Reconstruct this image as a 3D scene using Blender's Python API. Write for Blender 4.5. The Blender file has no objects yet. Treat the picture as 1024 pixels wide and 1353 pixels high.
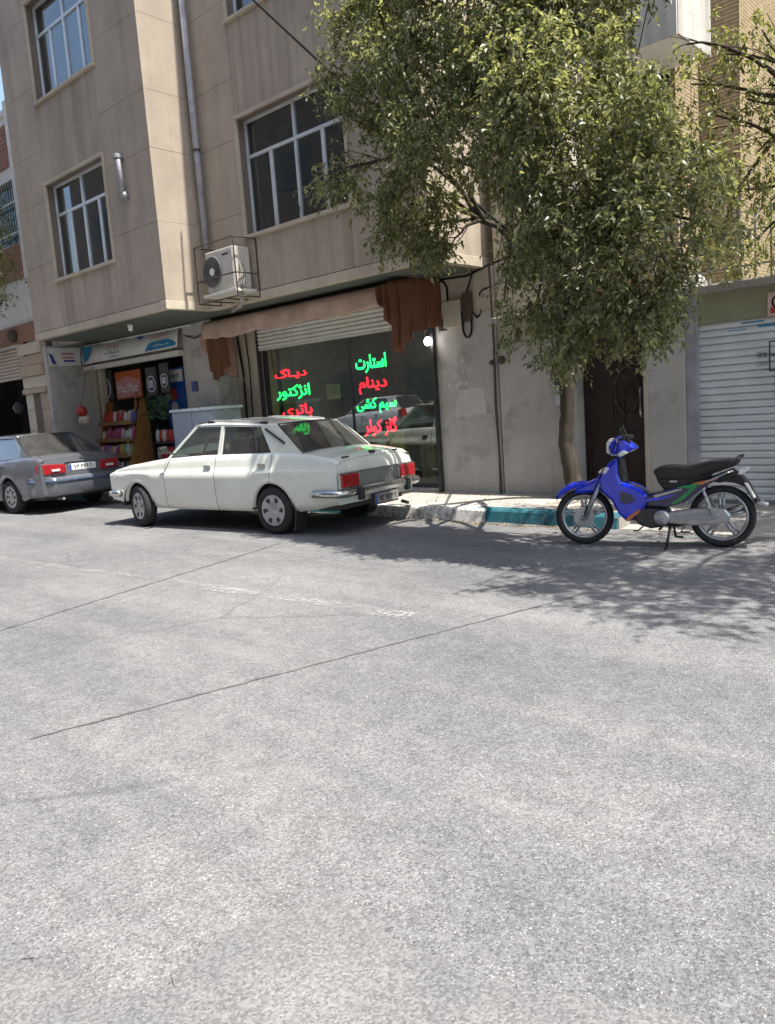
import bpy, bmesh, math, random
from mathutils import Vector, Matrix
R_ = math.radians
scene = bpy.context.scene
COL = scene.collection

# ------------------------------------------------------------------ camera
FPX, YAW, PITCH, ROLL, CAMH = 1037.0, R_(-42.75), R_(-7.77), R_(-4.15), 1.47
_f = Vector((math.sin(YAW) * math.cos(PITCH), math.cos(YAW) * math.cos(PITCH), math.sin(PITCH)))
_r0 = Vector((math.cos(YAW), -math.sin(YAW), 0)); _u0 = _r0.cross(_f)
_r = _r0 * math.cos(ROLL) + _u0 * math.sin(ROLL); _u = -_r0 * math.sin(ROLL) + _u0 * math.cos(ROLL)
CAM = Vector((0, 0, CAMH))
cd = bpy.data.cameras.new('camera'); cam = bpy.data.objects.new('camera', cd); COL.objects.link(cam)
cam.matrix_world = Matrix(((_r.x, _u.x, -_f.x, 0), (_r.y, _u.y, -_f.y, 0), (_r.z, _u.z, -_f.z, CAMH), (0, 0, 0, 1)))
cd.sensor_fit = 'HORIZONTAL'; cd.sensor_width = 36; cd.lens = FPX / 1024 * 36; cd.clip_end = 2000; cd.clip_start = .05
scene.camera = cam

# ------------------------------------------------------------------ world, sun, exposure
SUN_EL, SUN_AZ = R_(65), R_(4.6)          # azimuth measured from +X towards +Y
world = bpy.data.worlds.new('World'); scene.world = world; world.use_nodes = True
wn = world.node_tree; bg = wn.nodes['Background']
sky = wn.nodes.new('ShaderNodeTexSky'); sky.sky_type = 'NISHITA'; sky.sun_disc = False
sky.sun_elevation = SUN_EL; sky.sun_rotation = math.pi / 2 - SUN_AZ; sky.air_density = 1.2; sky.dust_density = 2.5
wn.links.new(sky.outputs[0], bg.inputs[0]); bg.inputs[1].default_value = .145
sd = bpy.data.lights.new('sun', 'SUN'); sd.energy = 5.0; sd.angle = R_(.53); sd.color = (1, .95, .87)
so = bpy.data.objects.new('sun', sd); COL.objects.link(so); so.location = (10, 2, 30)
SDIR = Vector((math.cos(SUN_EL) * math.cos(SUN_AZ), math.cos(SUN_EL) * math.sin(SUN_AZ), math.sin(SUN_EL)))
so.rotation_euler = SDIR.to_track_quat('Z', 'Y').to_euler()
vs = scene.view_settings; vs.view_transform = 'Standard'; vs.look = 'None'; vs.gamma = 1; vs.use_curve_mapping = False
vs.exposure = 1.0

# ------------------------------------------------------------------ pixel -> direction helpers (1024 x 1353 photo)
def ray(x, y): return _f + _r * ((x - 512) / FPX) - _u * ((y - 676) / FPX)
def atY(x, y, Y): d = ray(x, y); return CAM + d * (Y / d.y)
def atX(x, y, X): d = ray(x, y); return CAM + d * (X / d.x)
def atZ(x, y, z=0): d = ray(x, y); return CAM + d * ((z - CAMH) / d.z)

# ------------------------------------------------------------------ materials
def nodes_of(name):
    m = bpy.data.materials.new(name); m.use_nodes = True
    nt = m.node_tree; b = nt.nodes['Principled BSDF']
    return m, nt, b
def nd(nt, t, **k):
    n = nt.nodes.new(t)
    for a, v in k.items():
        if hasattr(n, a): setattr(n, a, v)
        else: n.inputs[a].default_value = v
    return n
def L(nt, a, b): nt.links.new(a, b)
def coords(nt, scale=(1, 1, 1)):
    tc = nd(nt, 'ShaderNodeTexCoord'); mp = nd(nt, 'ShaderNodeMapping'); mp.inputs['Scale'].default_value = scale
    L(nt, tc.outputs['Object'], mp.inputs['Vector']); return mp.outputs[0]
def noise(nt, vec, scale, detail=4, rough=.6):
    n = nd(nt, 'ShaderNodeTexNoise'); n.inputs['Scale'].default_value = scale; n.inputs['Detail'].default_value = detail
    n.inputs['Roughness'].default_value = rough; L(nt, vec, n.inputs['Vector']); return n.outputs['Fac']
def ramp(nt, fac, stops):
    r = nd(nt, 'ShaderNodeValToRGB'); e = r.color_ramp.elements
    while len(e) < len(stops): e.new(.5)
    for i, (p, c) in enumerate(stops): e[i].position = p; e[i].color = (*c, 1) if len(c) == 3 else c
    L(nt, fac, r.inputs[0]); return r.outputs[0]
def mix(nt, fac, a, b, mode='MIX'):
    m = nd(nt, 'ShaderNodeMix'); m.data_type = 'RGBA'; m.blend_type = mode
    for s, v in ((0, fac), (6, a), (7, b)):
        if isinstance(v, (int, float)): m.inputs[s].default_value = v
        elif isinstance(v, tuple): m.inputs[s].default_value = (*v, 1)
        else: L(nt, v, m.inputs[s])
    return m.outputs[2]
def bump(nt, b, h, strength=.3, dist=.01):
    n = nd(nt, 'ShaderNodeBump'); n.inputs['Strength'].default_value = strength; n.inputs['Distance'].default_value = dist
    L(nt, h, n.inputs['Height']); L(nt, n.outputs[0], b.inputs['Normal'])
def sc(c, k): return tuple(min(1, v * k) for v in c)
def M(name, col, rough=.6, metal=0., var=.22, scale=6., bmp=0., bscale=80., spec=.5, coat=0., rv=1.):
    """plain surface with a little procedural variation in colour and roughness"""
    m, nt, b = nodes_of(name); v = coords(nt)
    f = noise(nt, v, scale)
    L(nt, ramp(nt, f, [(.3, sc(col, 1 - var)), (.7, sc(col, 1 + var))]), b.inputs['Base Color'])
    b.inputs['Metallic'].default_value = metal; b.inputs['Specular IOR Level'].default_value = spec
    L(nt, ramp(nt, noise(nt, v, scale * 2.3), [(.3, (max(.03, rough - .08 * rv),) * 3), (.7, (min(1, rough + .1 * rv),) * 3)]), b.inputs['Roughness'])
    if coat: b.inputs['Coat Weight'].default_value = coat; b.inputs['Coat Roughness'].default_value = .06
    if bmp: bump(nt, b, noise(nt, v, bscale, 3), bmp, .004)
    return m
def M_plaster(name, col, streak=.35, stain=(.10, .085, .07), grain=1., sx=2.6, lo=.5, blotch=0.):
    """weathered cement render: blotches, vertical dirt runs, sandy relief"""
    m, nt, b = nodes_of(name); v = coords(nt)
    base = ramp(nt, noise(nt, v, 1.3, 6, .65), [(.28, sc(col, .8)), (.55, col), (.8, sc(col, 1.15))])
    run = ramp(nt, noise(nt, coords(nt, (sx, sx, .22)), 1.5, 4, .5), [(lo, (0, 0, 0)), (lo + .32, (1, 1, 1))])
    spots = ramp(nt, noise(nt, v, 9, 5, .7), [(.55, (0, 0, 0)), (.8, (1, 1, 1))])
    c1 = mix(nt, nd_math(nt, 'MULTIPLY', run, streak), base, stain)
    c2 = mix(nt, nd_math(nt, 'MULTIPLY', spots, .3), c1, sc(stain, 1.4))
    if blotch: c2 = mix(nt, nd_math(nt, 'MULTIPLY', ramp(nt, noise(nt, v, 1.7, 6, .6), [(.54, (0, 0, 0)), (.68, (1, 1, 1))]), blotch), c2, sc(stain, 1.15)); c2 = mix(nt, nd_math(nt, 'MULTIPLY', ramp(nt, noise(nt, v, 3.1, 6, .7), [(.58, (0, 0, 0)), (.66, (1, 1, 1))]), blotch * .6), c2, sc(col, 1.2))
    L(nt, c2, b.inputs['Base Color']); b.inputs['Roughness'].default_value = .92; b.inputs['Specular IOR Level'].default_value = .2
    bump(nt, b, noise(nt, v, 140, 3, .7), .35 * grain, .006)
    return m
def nd_math(nt, op, a, bv, clamp=True):
    n = nd(nt, 'ShaderNodeMath'); n.operation = op; n.use_clamp = clamp
    for i, v in ((0, a), (1, bv)):
        if isinstance(v, (int, float)): n.inputs[i].default_value = v
        else: L(nt, v, n.inputs[i])
    return n.outputs[0]
def M_glass(name, tint=(.62, .68, .68), boost=1.6, floor=.03, rough=.0, dirt=.06):
    """thin pane: clear tinted sheet with a Fresnel reflection and a film of dust"""
    m, nt, b = nodes_of(name); nt.nodes.remove(b); out = nt.nodes['Material Output']
    tr = nd(nt, 'ShaderNodeBsdfTransparent'); tr.inputs[0].default_value = (*tint, 1)
    gl = nd(nt, 'ShaderNodeBsdfGlossy'); gl.inputs['Roughness'].default_value = rough; gl.inputs[0].default_value = (.95, .97, 1, 1)
    df = nd(nt, 'ShaderNodeBsdfDiffuse'); df.inputs[0].default_value = (.35, .34, .32, 1)
    fr = nd(nt, 'ShaderNodeFresnel'); ge = nd(nt, 'ShaderNodeNewGeometry')
    L(nt, nd_math(nt, 'SUBTRACT', 1.5, nd_math(nt, 'MULTIPLY', ge.outputs['Backfacing'], 1.5 - 1 / 1.5, False), False), fr.inputs[0])      # same pane from both sides
    fac = nd_math(nt, 'ADD', nd_math(nt, 'MULTIPLY', fr.outputs[0], boost), floor)
    m1 = nd(nt, 'ShaderNodeMixShader'); L(nt, fac, m1.inputs[0]); L(nt, tr.outputs[0], m1.inputs[1]); L(nt, gl.outputs[0], m1.inputs[2])
    m2 = nd(nt, 'ShaderNodeMixShader'); v = coords(nt)
    L(nt, nd_math(nt, 'MULTIPLY', ramp(nt, noise(nt, v, 4, 5), [(.3, (.45, .45, .45)), (.8, (1, 1, 1))]), dirt), m2.inputs[0])
    L(nt, m1.outputs[0], m2.inputs[1]); L(nt, df.outputs[0], m2.inputs[2]); L(nt, m2.outputs[0], out.inputs[0])
    return m
def M_emit(name, col, k):
    m, nt, b = nodes_of(name); b.inputs['Base Color'].default_value = (*sc(col, .5), 1)
    b.inputs['Emission Color'].default_value = (*col, 1); b.inputs['Emission Strength'].default_value = k
    return m
def M_leaf(name, dark, light):
    m, nt, b = nodes_of(name); out = nt.nodes['Material Output']
    gi = nd(nt, 'ShaderNodeNewGeometry')
    c = ramp(nt, gi.outputs['Random Per Island'], [(0, dark), (.45, tuple((a + q) / 2 for a, q in zip(dark, light))), (.85, light), (1, sc(light, 1.25))])
    L(nt, c, b.inputs['Base Color']); b.inputs['Roughness'].default_value = .4; b.inputs['Specular IOR Level'].default_value = .6
    tl = nd(nt, 'ShaderNodeBsdfTranslucent'); L(nt, mix(nt, 1., c, (1.55, 1.6, .85), 'MULTIPLY'), tl.inputs[0])
    ms = nd(nt, 'ShaderNodeMixShader'); ms.inputs[0].default_value = .47
    L(nt, b.outputs[0], ms.inputs[1]); L(nt, tl.outputs[0], ms.inputs[2]); L(nt, ms.outputs[0], out.inputs[0])
    return m
def M_asphalt():
    m, nt, b = nodes_of('asphalt'); v = coords(nt)
    stones = nd(nt, 'ShaderNodeTexVoronoi'); stones.inputs['Scale'].default_value = 170; L(nt, v, stones.inputs['Vector'])
    big = noise(nt, v, .45, 6, .6); mid = noise(nt, v, 7, 5, .65)
    base = ramp(nt, big, [(.3, (.122, .123, .128)), (.5, (.155, .156, .160)), (.72, (.192, .191, .192))])
    tracks = ramp(nt, noise(nt, coords(nt, (.12, 1.4, 1)), 1.1, 4), [(.35, (.86, .86, .86)), (.65, (1.1, 1.09, 1.07))])
    c = mix(nt, 1., base, tracks, 'MULTIPLY')
    c = mix(nt, 1., c, ramp(nt, mid, [(.3, (.84, .84, .84)), (.7, (1.14, 1.14, 1.14))]), 'MULTIPLY')
    grain = ramp(nt, stones.outputs['Color'], [(.12, (.55, .55, .55)), (.45, (.96, .96, .96)), (.8, (1.22, 1.22, 1.22)), (1, (1.9, 1.88, 1.86))])
    st2 = nd(nt, 'ShaderNodeTexVoronoi'); st2.inputs['Scale'].default_value = 75; L(nt, v, st2.inputs['Vector'])
    grain = mix(nt, 1., grain, ramp(nt, st2.outputs['Color'], [(.1, (.84, .84, .84)), (.5, (1, 1, 1)), (.9, (1.12, 1.12, 1.12))]), 'MULTIPLY')
    c = mix(nt, 1., c, grain, 'MULTIPLY')
    specks = nd(nt, 'ShaderNodeTexVoronoi'); specks.inputs['Scale'].default_value = 85; L(nt, v, specks.inputs['Vector'])
    lightstone = ramp(nt, specks.outputs['Distance'], [(.0, (1, 1, 1)), (.18, (1, 1, 1)), (.27, (0, 0, 0))])
    pick = ramp(nt, specks.outputs['Color'], [(.72, (0, 0, 0)), (.78, (1, 1, 1))])
    c = mix(nt, nd_math(nt, 'MULTIPLY', nd_math(nt, 'MULTIPLY', lightstone, pick), .55), c, (.45, .43, .40))
    ce = nd(nt, 'ShaderNodeTexVoronoi'); ce.feature = 'DISTANCE_TO_EDGE'; ce.inputs['Scale'].default_value = .55
    wv = nd(nt, 'ShaderNodeMix'); wv.data_type = 'VECTOR'; wv.inputs[0].default_value = .22; nz = nd(nt, 'ShaderNodeTexNoise'); nz.inputs['Scale'].default_value = 1.8; nz.inputs['Detail'].default_value = 7; L(nt, v, nz.inputs['Vector']); L(nt, v, wv.inputs[4]); L(nt, nz.outputs['Color'], wv.inputs[5]); L(nt, wv.outputs[1], ce.inputs['Vector'])
    crk = nd_math(nt, 'MULTIPLY', ramp(nt, ce.outputs['Distance'], [(.0, (1, 1, 1)), (.006, (.6, .6, .6)), (.012, (0, 0, 0))]), ramp(nt, noise(nt, v, .5, 3), [(.5, (0, 0, 0)), (.6, (1, 1, 1))]))
    c = mix(nt, nd_math(nt, 'MULTIPLY', crk, .45), c, (.07, .07, .07))
    oil = nd_math(nt, 'MULTIPLY', ramp(nt, noise(nt, v, 2.2, 5, .55), [(.64, (0, 0, 0)), (.74, (1, 1, 1))]), .35)
    c = mix(nt, oil, c, (.085, .083, .08))
    c = mix(nt, nd_math(nt, 'MULTIPLY', ramp(nt, noise(nt, coords(nt, (.5, 1.6, 1)), .8, 6, .65), [(.55, (0, 0, 0)), (.75, (1, 1, 1))]), .45), c, (.26, .255, .245))
    L(nt, c, b.inputs['Base Color']); b.inputs['Roughness'].default_value = .93; b.inputs['Specular IOR Level'].default_value = .25
    h = nd_math(nt, 'ADD', nd_math(nt, 'MULTIPLY', stones.outputs['Distance'], -.9, False), nd_math(nt, 'MULTIPLY', noise(nt, v, 60, 3), .35, False), False)
    bump(nt, b, h, .38, .005)
    return m
def M_worn_paint(name, col, under, cover=.5, scale=14):
    m, nt, b = nodes_of(name); v = coords(nt)
    f = ramp(nt, noise(nt, v, scale, 6, .7), [(cover - .07, (0, 0, 0)), (cover + .07, (1, 1, 1))])
    L(nt, mix(nt, f, col, under), b.inputs['Base Color']); b.inputs['Roughness'].default_value = .8
    bump(nt, b, noise(nt, v, 60, 4), .3, .006); return m
def M_road_mark():
    m, nt, b = nodes_of('worn_road_paint'); out = nt.nodes['Material Output']; v = coords(nt)
    b.inputs['Base Color'].default_value = (.42, .415, .40, 1); b.inputs['Roughness'].default_value = .9
    tr = nd(nt, 'ShaderNodeBsdfTransparent'); ms = nd(nt, 'ShaderNodeMixShader')
    f = nd_math(nt, 'MULTIPLY', ramp(nt, noise(nt, v, 26, 6, .75), [(.46, (0, 0, 0)), (.64, (1, 1, 1))]), ramp(nt, noise(nt, v, 1.6, 3), [(.34, (0, 0, 0)), (.6, (1, 1, 1))]))
    L(nt, nd_math(nt, 'MULTIPLY', f, .8), ms.inputs[0]); L(nt, tr.outputs[0], ms.inputs[1]); L(nt, b.outputs[0], ms.inputs[2]); L(nt, ms.outputs[0], out.inputs[0])
    return m
def M_brick(name, c1, c2, mortar, cs, bw=.21, rh=.06):
    """fine coursed brick, too far to tell single bricks"""
    m, nt, b = nodes_of(name); tc = nd(nt, 'ShaderNodeTexCoord'); sp = nd(nt, 'ShaderNodeSeparateXYZ'); L(nt, tc.outputs['Object'], sp.inputs[0])
    cb = nd(nt, 'ShaderNodeCombineXYZ'); L(nt, nd_math(nt, 'ADD', sp.outputs[0], sp.outputs[1], False), cb.inputs[0]); L(nt, sp.outputs[2], cb.inputs[1])
    bt = nd(nt, 'ShaderNodeTexBrick'); bt.inputs['Color1'].default_value = (*c1, 1); bt.inputs['Color2'].default_value = (*c2, 1); bt.inputs['Mortar'].default_value = (*mortar, 1)
    bt.inputs['Scale'].default_value = 1; bt.inputs['Brick Width'].default_value = bw; bt.inputs['Row Height'].default_value = rh; bt.inputs['Mortar Size'].default_value = .009
    L(nt, cb.outputs[0], bt.inputs['Vector'])
    v = coords(nt); c = mix(nt, 1., bt.outputs['Color'], ramp(nt, noise(nt, v, 2.5, 5), [(.3, (.82, .82, .82)), (.7, (1.12, 1.12, 1.12))]), 'MULTIPLY')
    L(nt, c, b.inputs['Base Color']); b.inputs['Roughness'].default_value = .9; b.inputs['Specular IOR Level'].default_value = .2
    bump(nt, b, bt.outputs['Fac'], -.7, .01); return m

MAT = {}
def mats():
    g = MAT
    g['asphalt'] = M_asphalt(); g['mark'] = M_road_mark()
    g['seam'] = M('bitumen_seam', (.11, .109, .108), .85, var=.45, scale=7)
    g['earth'] = M('earth', (.2, .18, .15), .95)
    g['paving'] = M_plaster('paving', (.36, .34, .31), .1)
    g['kerb_white'] = M_worn_paint('kerb_white', (.62, .61, .58), (.28, .265, .25), .52)
    g['kerb_teal'] = M_worn_paint('kerb_teal', (.014, .115, .145), (.17, .175, .165), .62, 11)
    g['plaster'] = M_plaster('cement_render', (.385, .325, .26), .5, (.17, .14, .11))
    g['plaster_drip'] = M_plaster('stained_render', (.38, .32, .255), .65, (.16, .135, .105), 1., 4.2, .45)
    g['plaster_edge'] = M_plaster('cement_band', (.46, .40, .315), .15)
    g['backing'] = M_plaster('render_joint', (.16, .135, .11), .1)
    g['cement'] = M_plaster('grey_cement', (.45, .43, .405), .45, (.17, .155, .135), 1., 2.6, .5, .65)
    g['cement_beige'] = M_plaster('beige_cement', (.46, .41, .33), .3, (.16, .13, .1))
    g['soffit'] = M_plaster('soffit_baked_shade', (.115, .125, .105), .1)  # soffit colour darkened to bake in the shade under the bays
    g['alu'] = M('window_aluminium', (.62, .64, .66), .35, .35, var=.08)
    g['pipe'] = M('grey_pipe', (.30, .30, .33), .5, .1)
    g['zinc'] = M('zinc_pipe', (.5, .51, .53), .4, .7)
    g['steel'] = M('rusty_steel', (.075, .055, .045), .7, .3, var=.4, scale=30)
    g['darksteel'] = M('dark_steel', (.05, .05, .052), .5, .4)
    g['iron'] = M('iron_door', (.035, .022, .018), .55, .2, var=.3)
    g['glass'] = M_glass('window_glass'); g['shopglass'] = M_glass('shop_glass', (.80, .84, .84), 1.7, .05, 0, .05)
    g['carglass'] = M_glass('car_glass', (.42, .50, .47), 2.4, .05, .0, .14)
    g['lampglass'] = M('lamp_glass', (.75, .77, .78), .12, .3, var=.05, coat=.5)
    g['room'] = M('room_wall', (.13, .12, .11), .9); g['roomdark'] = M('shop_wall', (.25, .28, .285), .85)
    g['curtain'] = M('curtain', (.55, .62, .72), .9, var=.1, scale=3)
    g['white'] = M('white_enamel', (.72, .72, .69), .4, var=.06); g['offwhite'] = M('off_white', (.58, .56, .51), .6, var=.12)
    g['ac'] = M('ac_casing', (.50, .48, .43), .45, var=.08); g['black'] = M('black_plastic', (.02, .02, .021), .45, var=.25)
    g['rubber'] = M('tyre_rubber', (.022, .022, .022), .85, var=.3, scale=20, bmp=.2)
    g['awning'] = M('awning_cloth', (.40, .285, .23), .85, var=.18, scale=4, bmp=.2, bscale=200)
    g['awning_in'] = M('awning_brown', (.13, .05, .022), .8, var=.2, scale=5, bmp=.2, bscale=200)
    g['awning_red'] = M('awning_red_edge', (.45, .27, .20), .8)
    g['shutter'] = M('shutter_white', (.66, .65, .60), .5, var=.1); g['garage'] = M('garage_slat', (.62, .645, .66), .5, .05, var=.16, scale=1.7)
    g['cream'] = M('paykan_paint', (.66, .69, .62), .2, var=.06, scale=3, rv=.1, coat=.6); g['chrome'] = M('chrome', (.55, .55, .54), .22, .95, var=.15, scale=30)
    g['greycar'] = M('grey_metallic', (.17, .18, .205), .28, .5, var=.06, rv=.1, coat=.8); g['whitecar'] = M('white_car_paint', (.7, .71, .72), .25, var=.04, rv=.1, coat=.8)
    g['silvercar'] = M('silver_paint', (.45, .46, .47), .3, .5, var=.05, rv=.1, coat=.8)
    g['redlens'] = M('red_lens', (.30, .012, .016), .15, var=.3, scale=40, coat=.8); g['trim'] = M('dark_trim', (.04, .042, .045), .5)
    g['panelgrey'] = M('rear_panel_grey', (.16, .165, .16), .5); g['hub'] = M('wheel_cover', (.40, .41, .42), .35, .5, var=.12, scale=20)
    g['seatcloth'] = M('seat_cloth', (.05, .05, .055), .9); g['plate'] = M('plate_white', (.7, .7, .68), .4, var=.1, scale=40); g['plate_dirty'] = M('plate_dirty', (.22, .21, .19), .6, var=.3, scale=20); g['plateblue'] = M('plate_blue', (.03, .08, .35), .4)
    g['blue'] = M('moto_blue', (.004, .028, .62), .2, var=.08, rv=.2, coat=.9); g['bluedark'] = M('moto_navy', (.012, .016, .06), .25, var=.1, coat=.8)
    g['green'] = M('decal_green', (.03, .30, .08), .35); g['orange'] = M('decal_orange', (.50, .16, .05), .35); g['vinyl'] = M('seat_vinyl', (.02, .02, .023), .42, var=.3, scale=12, bmp=.1)
    g['alloy'] = M('alloy', (.52, .53, .54), .32, .75, var=.12, scale=15); g['engine'] = M('engine_metal', (.10, .10, .10), .5, .6, var=.4, scale=25)
    g['bark'] = M_plaster('bark', (.10, .085, .065), .9, (.035, .03, .025), 5, 14, .42)
    g['leaf'] = M_leaf('leaf', (.07, .08, .042), (.28, .28, .16)); g['leaf2'] = M_leaf('leaf_pale', (.07, .085, .035), (.25, .25, .11))
    g['yellowbrick'] = M_brick('yellow_brick', (.40, .315, .19), (.35, .27, .16), (.20, .16, .11), .07, .2, .047)
    g['stone'] = M('travertine', (.40, .31, .22), .7, var=.15, scale=3, bmp=.15); g['stone2'] = M('travertine_pale', (.52, .45, .36), .7, var=.12, scale=3)
    g['redbrick'] = M('red_brick_slip', (.26, .135, .09), .85, var=.25, scale=9); g['stucco'] = M('white_stucco', (.62, .60, .56), .9, var=.08)
    g['wood'] = M('rack_wood', (.26, .12, .03), .6, var=.3, scale=9); g['boxorange'] = M('orange_board', (.42, .10, .012), .5)
    g['fridgeblue'] = M('fridge_blue', (.012, .10, .42), .35, var=.1); g['cabinet'] = M('cabinet_steel', (.30, .34, .42), .4, .35, var=.1); g['cabtop'] = M('cabinet_edge', (.55, .62, .68), .35, .2)
    g['banner'] = M('banner_vinyl', (.62, .63, .60), .6, var=.1, scale=3); g['bannerblue'] = M('banner_blue', (.02, .21, .42), .55); g['bannernavy'] = M('banner_navy', (.03, .05, .22), .55); g['bannerpink'] = M('banner_pink', (.50, .22, .22), .55)
    g['yellow'] = M('poster_yellow', (.50, .42, .04), .6, var=.15); g['paper'] = M('paper', (.65, .65, .62), .7, var=.08)
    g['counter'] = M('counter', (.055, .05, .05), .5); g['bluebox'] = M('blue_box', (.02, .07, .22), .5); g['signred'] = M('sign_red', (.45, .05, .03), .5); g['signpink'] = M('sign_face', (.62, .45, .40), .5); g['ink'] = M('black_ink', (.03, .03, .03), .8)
    g['cable'] = M('cable', (.012, .012, .012), .8, spec=.15); g['neon_g'] = M_emit('neon_green', (.01, 1, .16), 3.2); g['neon_r'] = M_emit('neon_red', (1, .012, .03), 3.0); g['bulb'] = M_emit('bulb', (1, .98, .92), 14)
    g['dirt'] = M('rubbish', (.25, .23, .2), .9); g['concrete'] = M_plaster('old_concrete', (.33, .31, .28), .3)
mats()

# ------------------------------------------------------------------ object helpers
def tag(o, label=None, cat=None, group=None, kind=None):
    if label: o['label'] = label
    if cat: o['category'] = cat
    if group: o['group'] = group
    if kind: o['kind'] = kind
    return o
def thing(name, label, cat, loc=(0, 0, 0), rz=0., group=None):
    o = bpy.data.objects.new(name, None); o.empty_display_size = .2; COL.objects.link(o)
    o.location = loc; o.rotation_euler = (0, 0, rz); return tag(o, label, cat, group)
def Wm(o):
    if o is None: return Matrix()
    return Wm(o.parent) @ (Matrix.Translation(o.location) @ o.rotation_euler.to_matrix().to_4x4())
class MB:
    """collects faces, becomes one mesh object"""
    def __init__(s): s.v = []; s.f = []
    def add(s, vs, fs):
        n = len(s.v); s.v += [Vector(p) for p in vs]; s.f += [tuple(i + n for i in f) for f in fs]; return s
    def box(s, x0, x1, y0, y1, z0, z1):
        x0, x1 = sorted((x0, x1)); y0, y1 = sorted((y0, y1)); z0, z1 = sorted((z0, z1))
        return s.add([(x0, y0, z0), (x1, y0, z0), (x1, y1, z0), (x0, y1, z0), (x0, y0, z1), (x1, y0, z1), (x1, y1, z1), (x0, y1, z1)],
                     [(0, 3, 2, 1), (4, 5, 6, 7), (0, 1, 5, 4), (1, 2, 6, 5), (2, 3, 7, 6), (3, 0, 4, 7)])
    def prism(s, poly, a0, a1, axis='y'):
        """extrude a 2-D outline along an axis (y: poly is x,z; x: poly is y,z; z: poly is x,y)"""
        n = len(poly)
        def P(p, a): return (p[0], a, p[1]) if axis == 'y' else (a, p[0], p[1]) if axis == 'x' else (p[0], p[1], a)
        vs = [P(p, a0) for p in poly] + [P(p, a1) for p in poly]
        fs = [tuple(range(n)), tuple(range(2 * n - 1, n - 1, -1))] + [(i, (i + 1) % n, n + (i + 1) % n, n + i) for i in range(n)]
        return s.add(vs, fs)
    def poly(s, pts): return s.add(pts, [tuple(range(len(pts)))])
    def grid(s, rows):
        n = len(rows[0]); vs = [p for r in rows for p in r]
        return s.add(vs, [(i * n + j, i * n + j + 1, (i + 1) * n + j + 1, (i + 1) * n + j) for i in range(len(rows) - 1) for j in range(n - 1)])
    def tube(s, pts, r, n=8, cap=True):
        pts = [Vector(p) for p in pts]; rs = r if isinstance(r, (list, tuple)) else [r] * len(pts)
        rings = []; ref = None
        for i, p in enumerate(pts):
            t = (pts[min(i + 1, len(pts) - 1)] - pts[max(i - 1, 0)]).normalized()
            if ref is None: ref = Vector((0, 0, 1)) if abs(t.z) < .9 else Vector((1, 0, 0))
            a = t.cross(ref).normalized(); b = t.cross(a).normalized(); ref = -b if False else ref
            rings.append([p + (a * math.cos(2 * math.pi * k / n) + b * math.sin(2 * math.pi * k / n)) * rs[i] for k in range(n)])
        vs = [q for ring in rings for q in ring]
        fs = [(i * n + k, i * n + (k + 1) % n, (i + 1) * n + (k + 1) % n, (i + 1) * n + k) for i in range(len(pts) - 1) for k in range(n)]
        if cap: fs += [tuple(range(n - 1, -1, -1)), tuple((len(pts) - 1) * n + k for k in range(n))]
        return s.add(vs, fs)
    def lathe(s, prof, c=(0, 0, 0), axis='y', n=24):
        """prof: (radius, offset along axis)"""
        c = Vector(c); vs = []
        for r, a in prof:
            for k in range(n):
                q = 2 * math.pi * k / n; u, w = r * math.cos(q), r * math.sin(q)
                vs.append(c + (Vector((u, a, w)) if axis == 'y' else Vector((a, u, w)) if axis == 'x' else Vector((u, w, a))))
        m = len(prof)
        fs = [(i * n + k, i * n + (k + 1) % n, (i + 1) * n + (k + 1) % n, (i + 1) * n + k) for i in range(m - 1) for k in range(n)]
        return s.add(vs, fs)
    def build(s, name, mat, parent=None, smooth=False, bevel=0., world=True, solid=0.):
        W = Wm(parent).inverted() if (parent is not None and world) else Matrix()
        me = bpy.data.meshes.new(name); me.from_pydata([tuple(W @ p) for p in s.v], [], s.f)
        me.validate(); bm = bmesh.new(); bm.from_mesh(me); bmesh.ops.recalc_face_normals(bm, faces=bm.faces); bm.to_mesh(me); bm.free()
        o = bpy.data.objects.new(name, me); COL.objects.link(o); o.parent = parent
        me.materials.append(MAT[mat] if isinstance(mat, str) else mat)
        if smooth:
            for p in me.polygons: p.use_smooth = True
        if solid: md = o.modifiers.new('solid', 'SOLIDIFY'); md.thickness = solid
        if bevel: md = o.modifiers.new('bevel', 'BEVEL'); md.width = bevel; md.segments = 2; md.limit_method = 'ANGLE'
        return o
def lerp(a, b, t): return a + (b - a) * t
def interp(tab, x):
    if x <= tab[0][0]: return tab[0][1]
    for (a, p), (b, q) in zip(tab, tab[1:]):
        if x <= b: t = (x - a) / (b - a); t = t * t * (3 - 2 * t) * .5 + t * .5; return p + (q - p) * t
    return tab[-1][1]
def copy_tree(o, parent=None):
    c = o.copy(); COL.objects.link(c); c.parent = parent
    for ch in o.children: copy_tree(ch, c)
    return c
rnd = random.Random(11)

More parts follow.
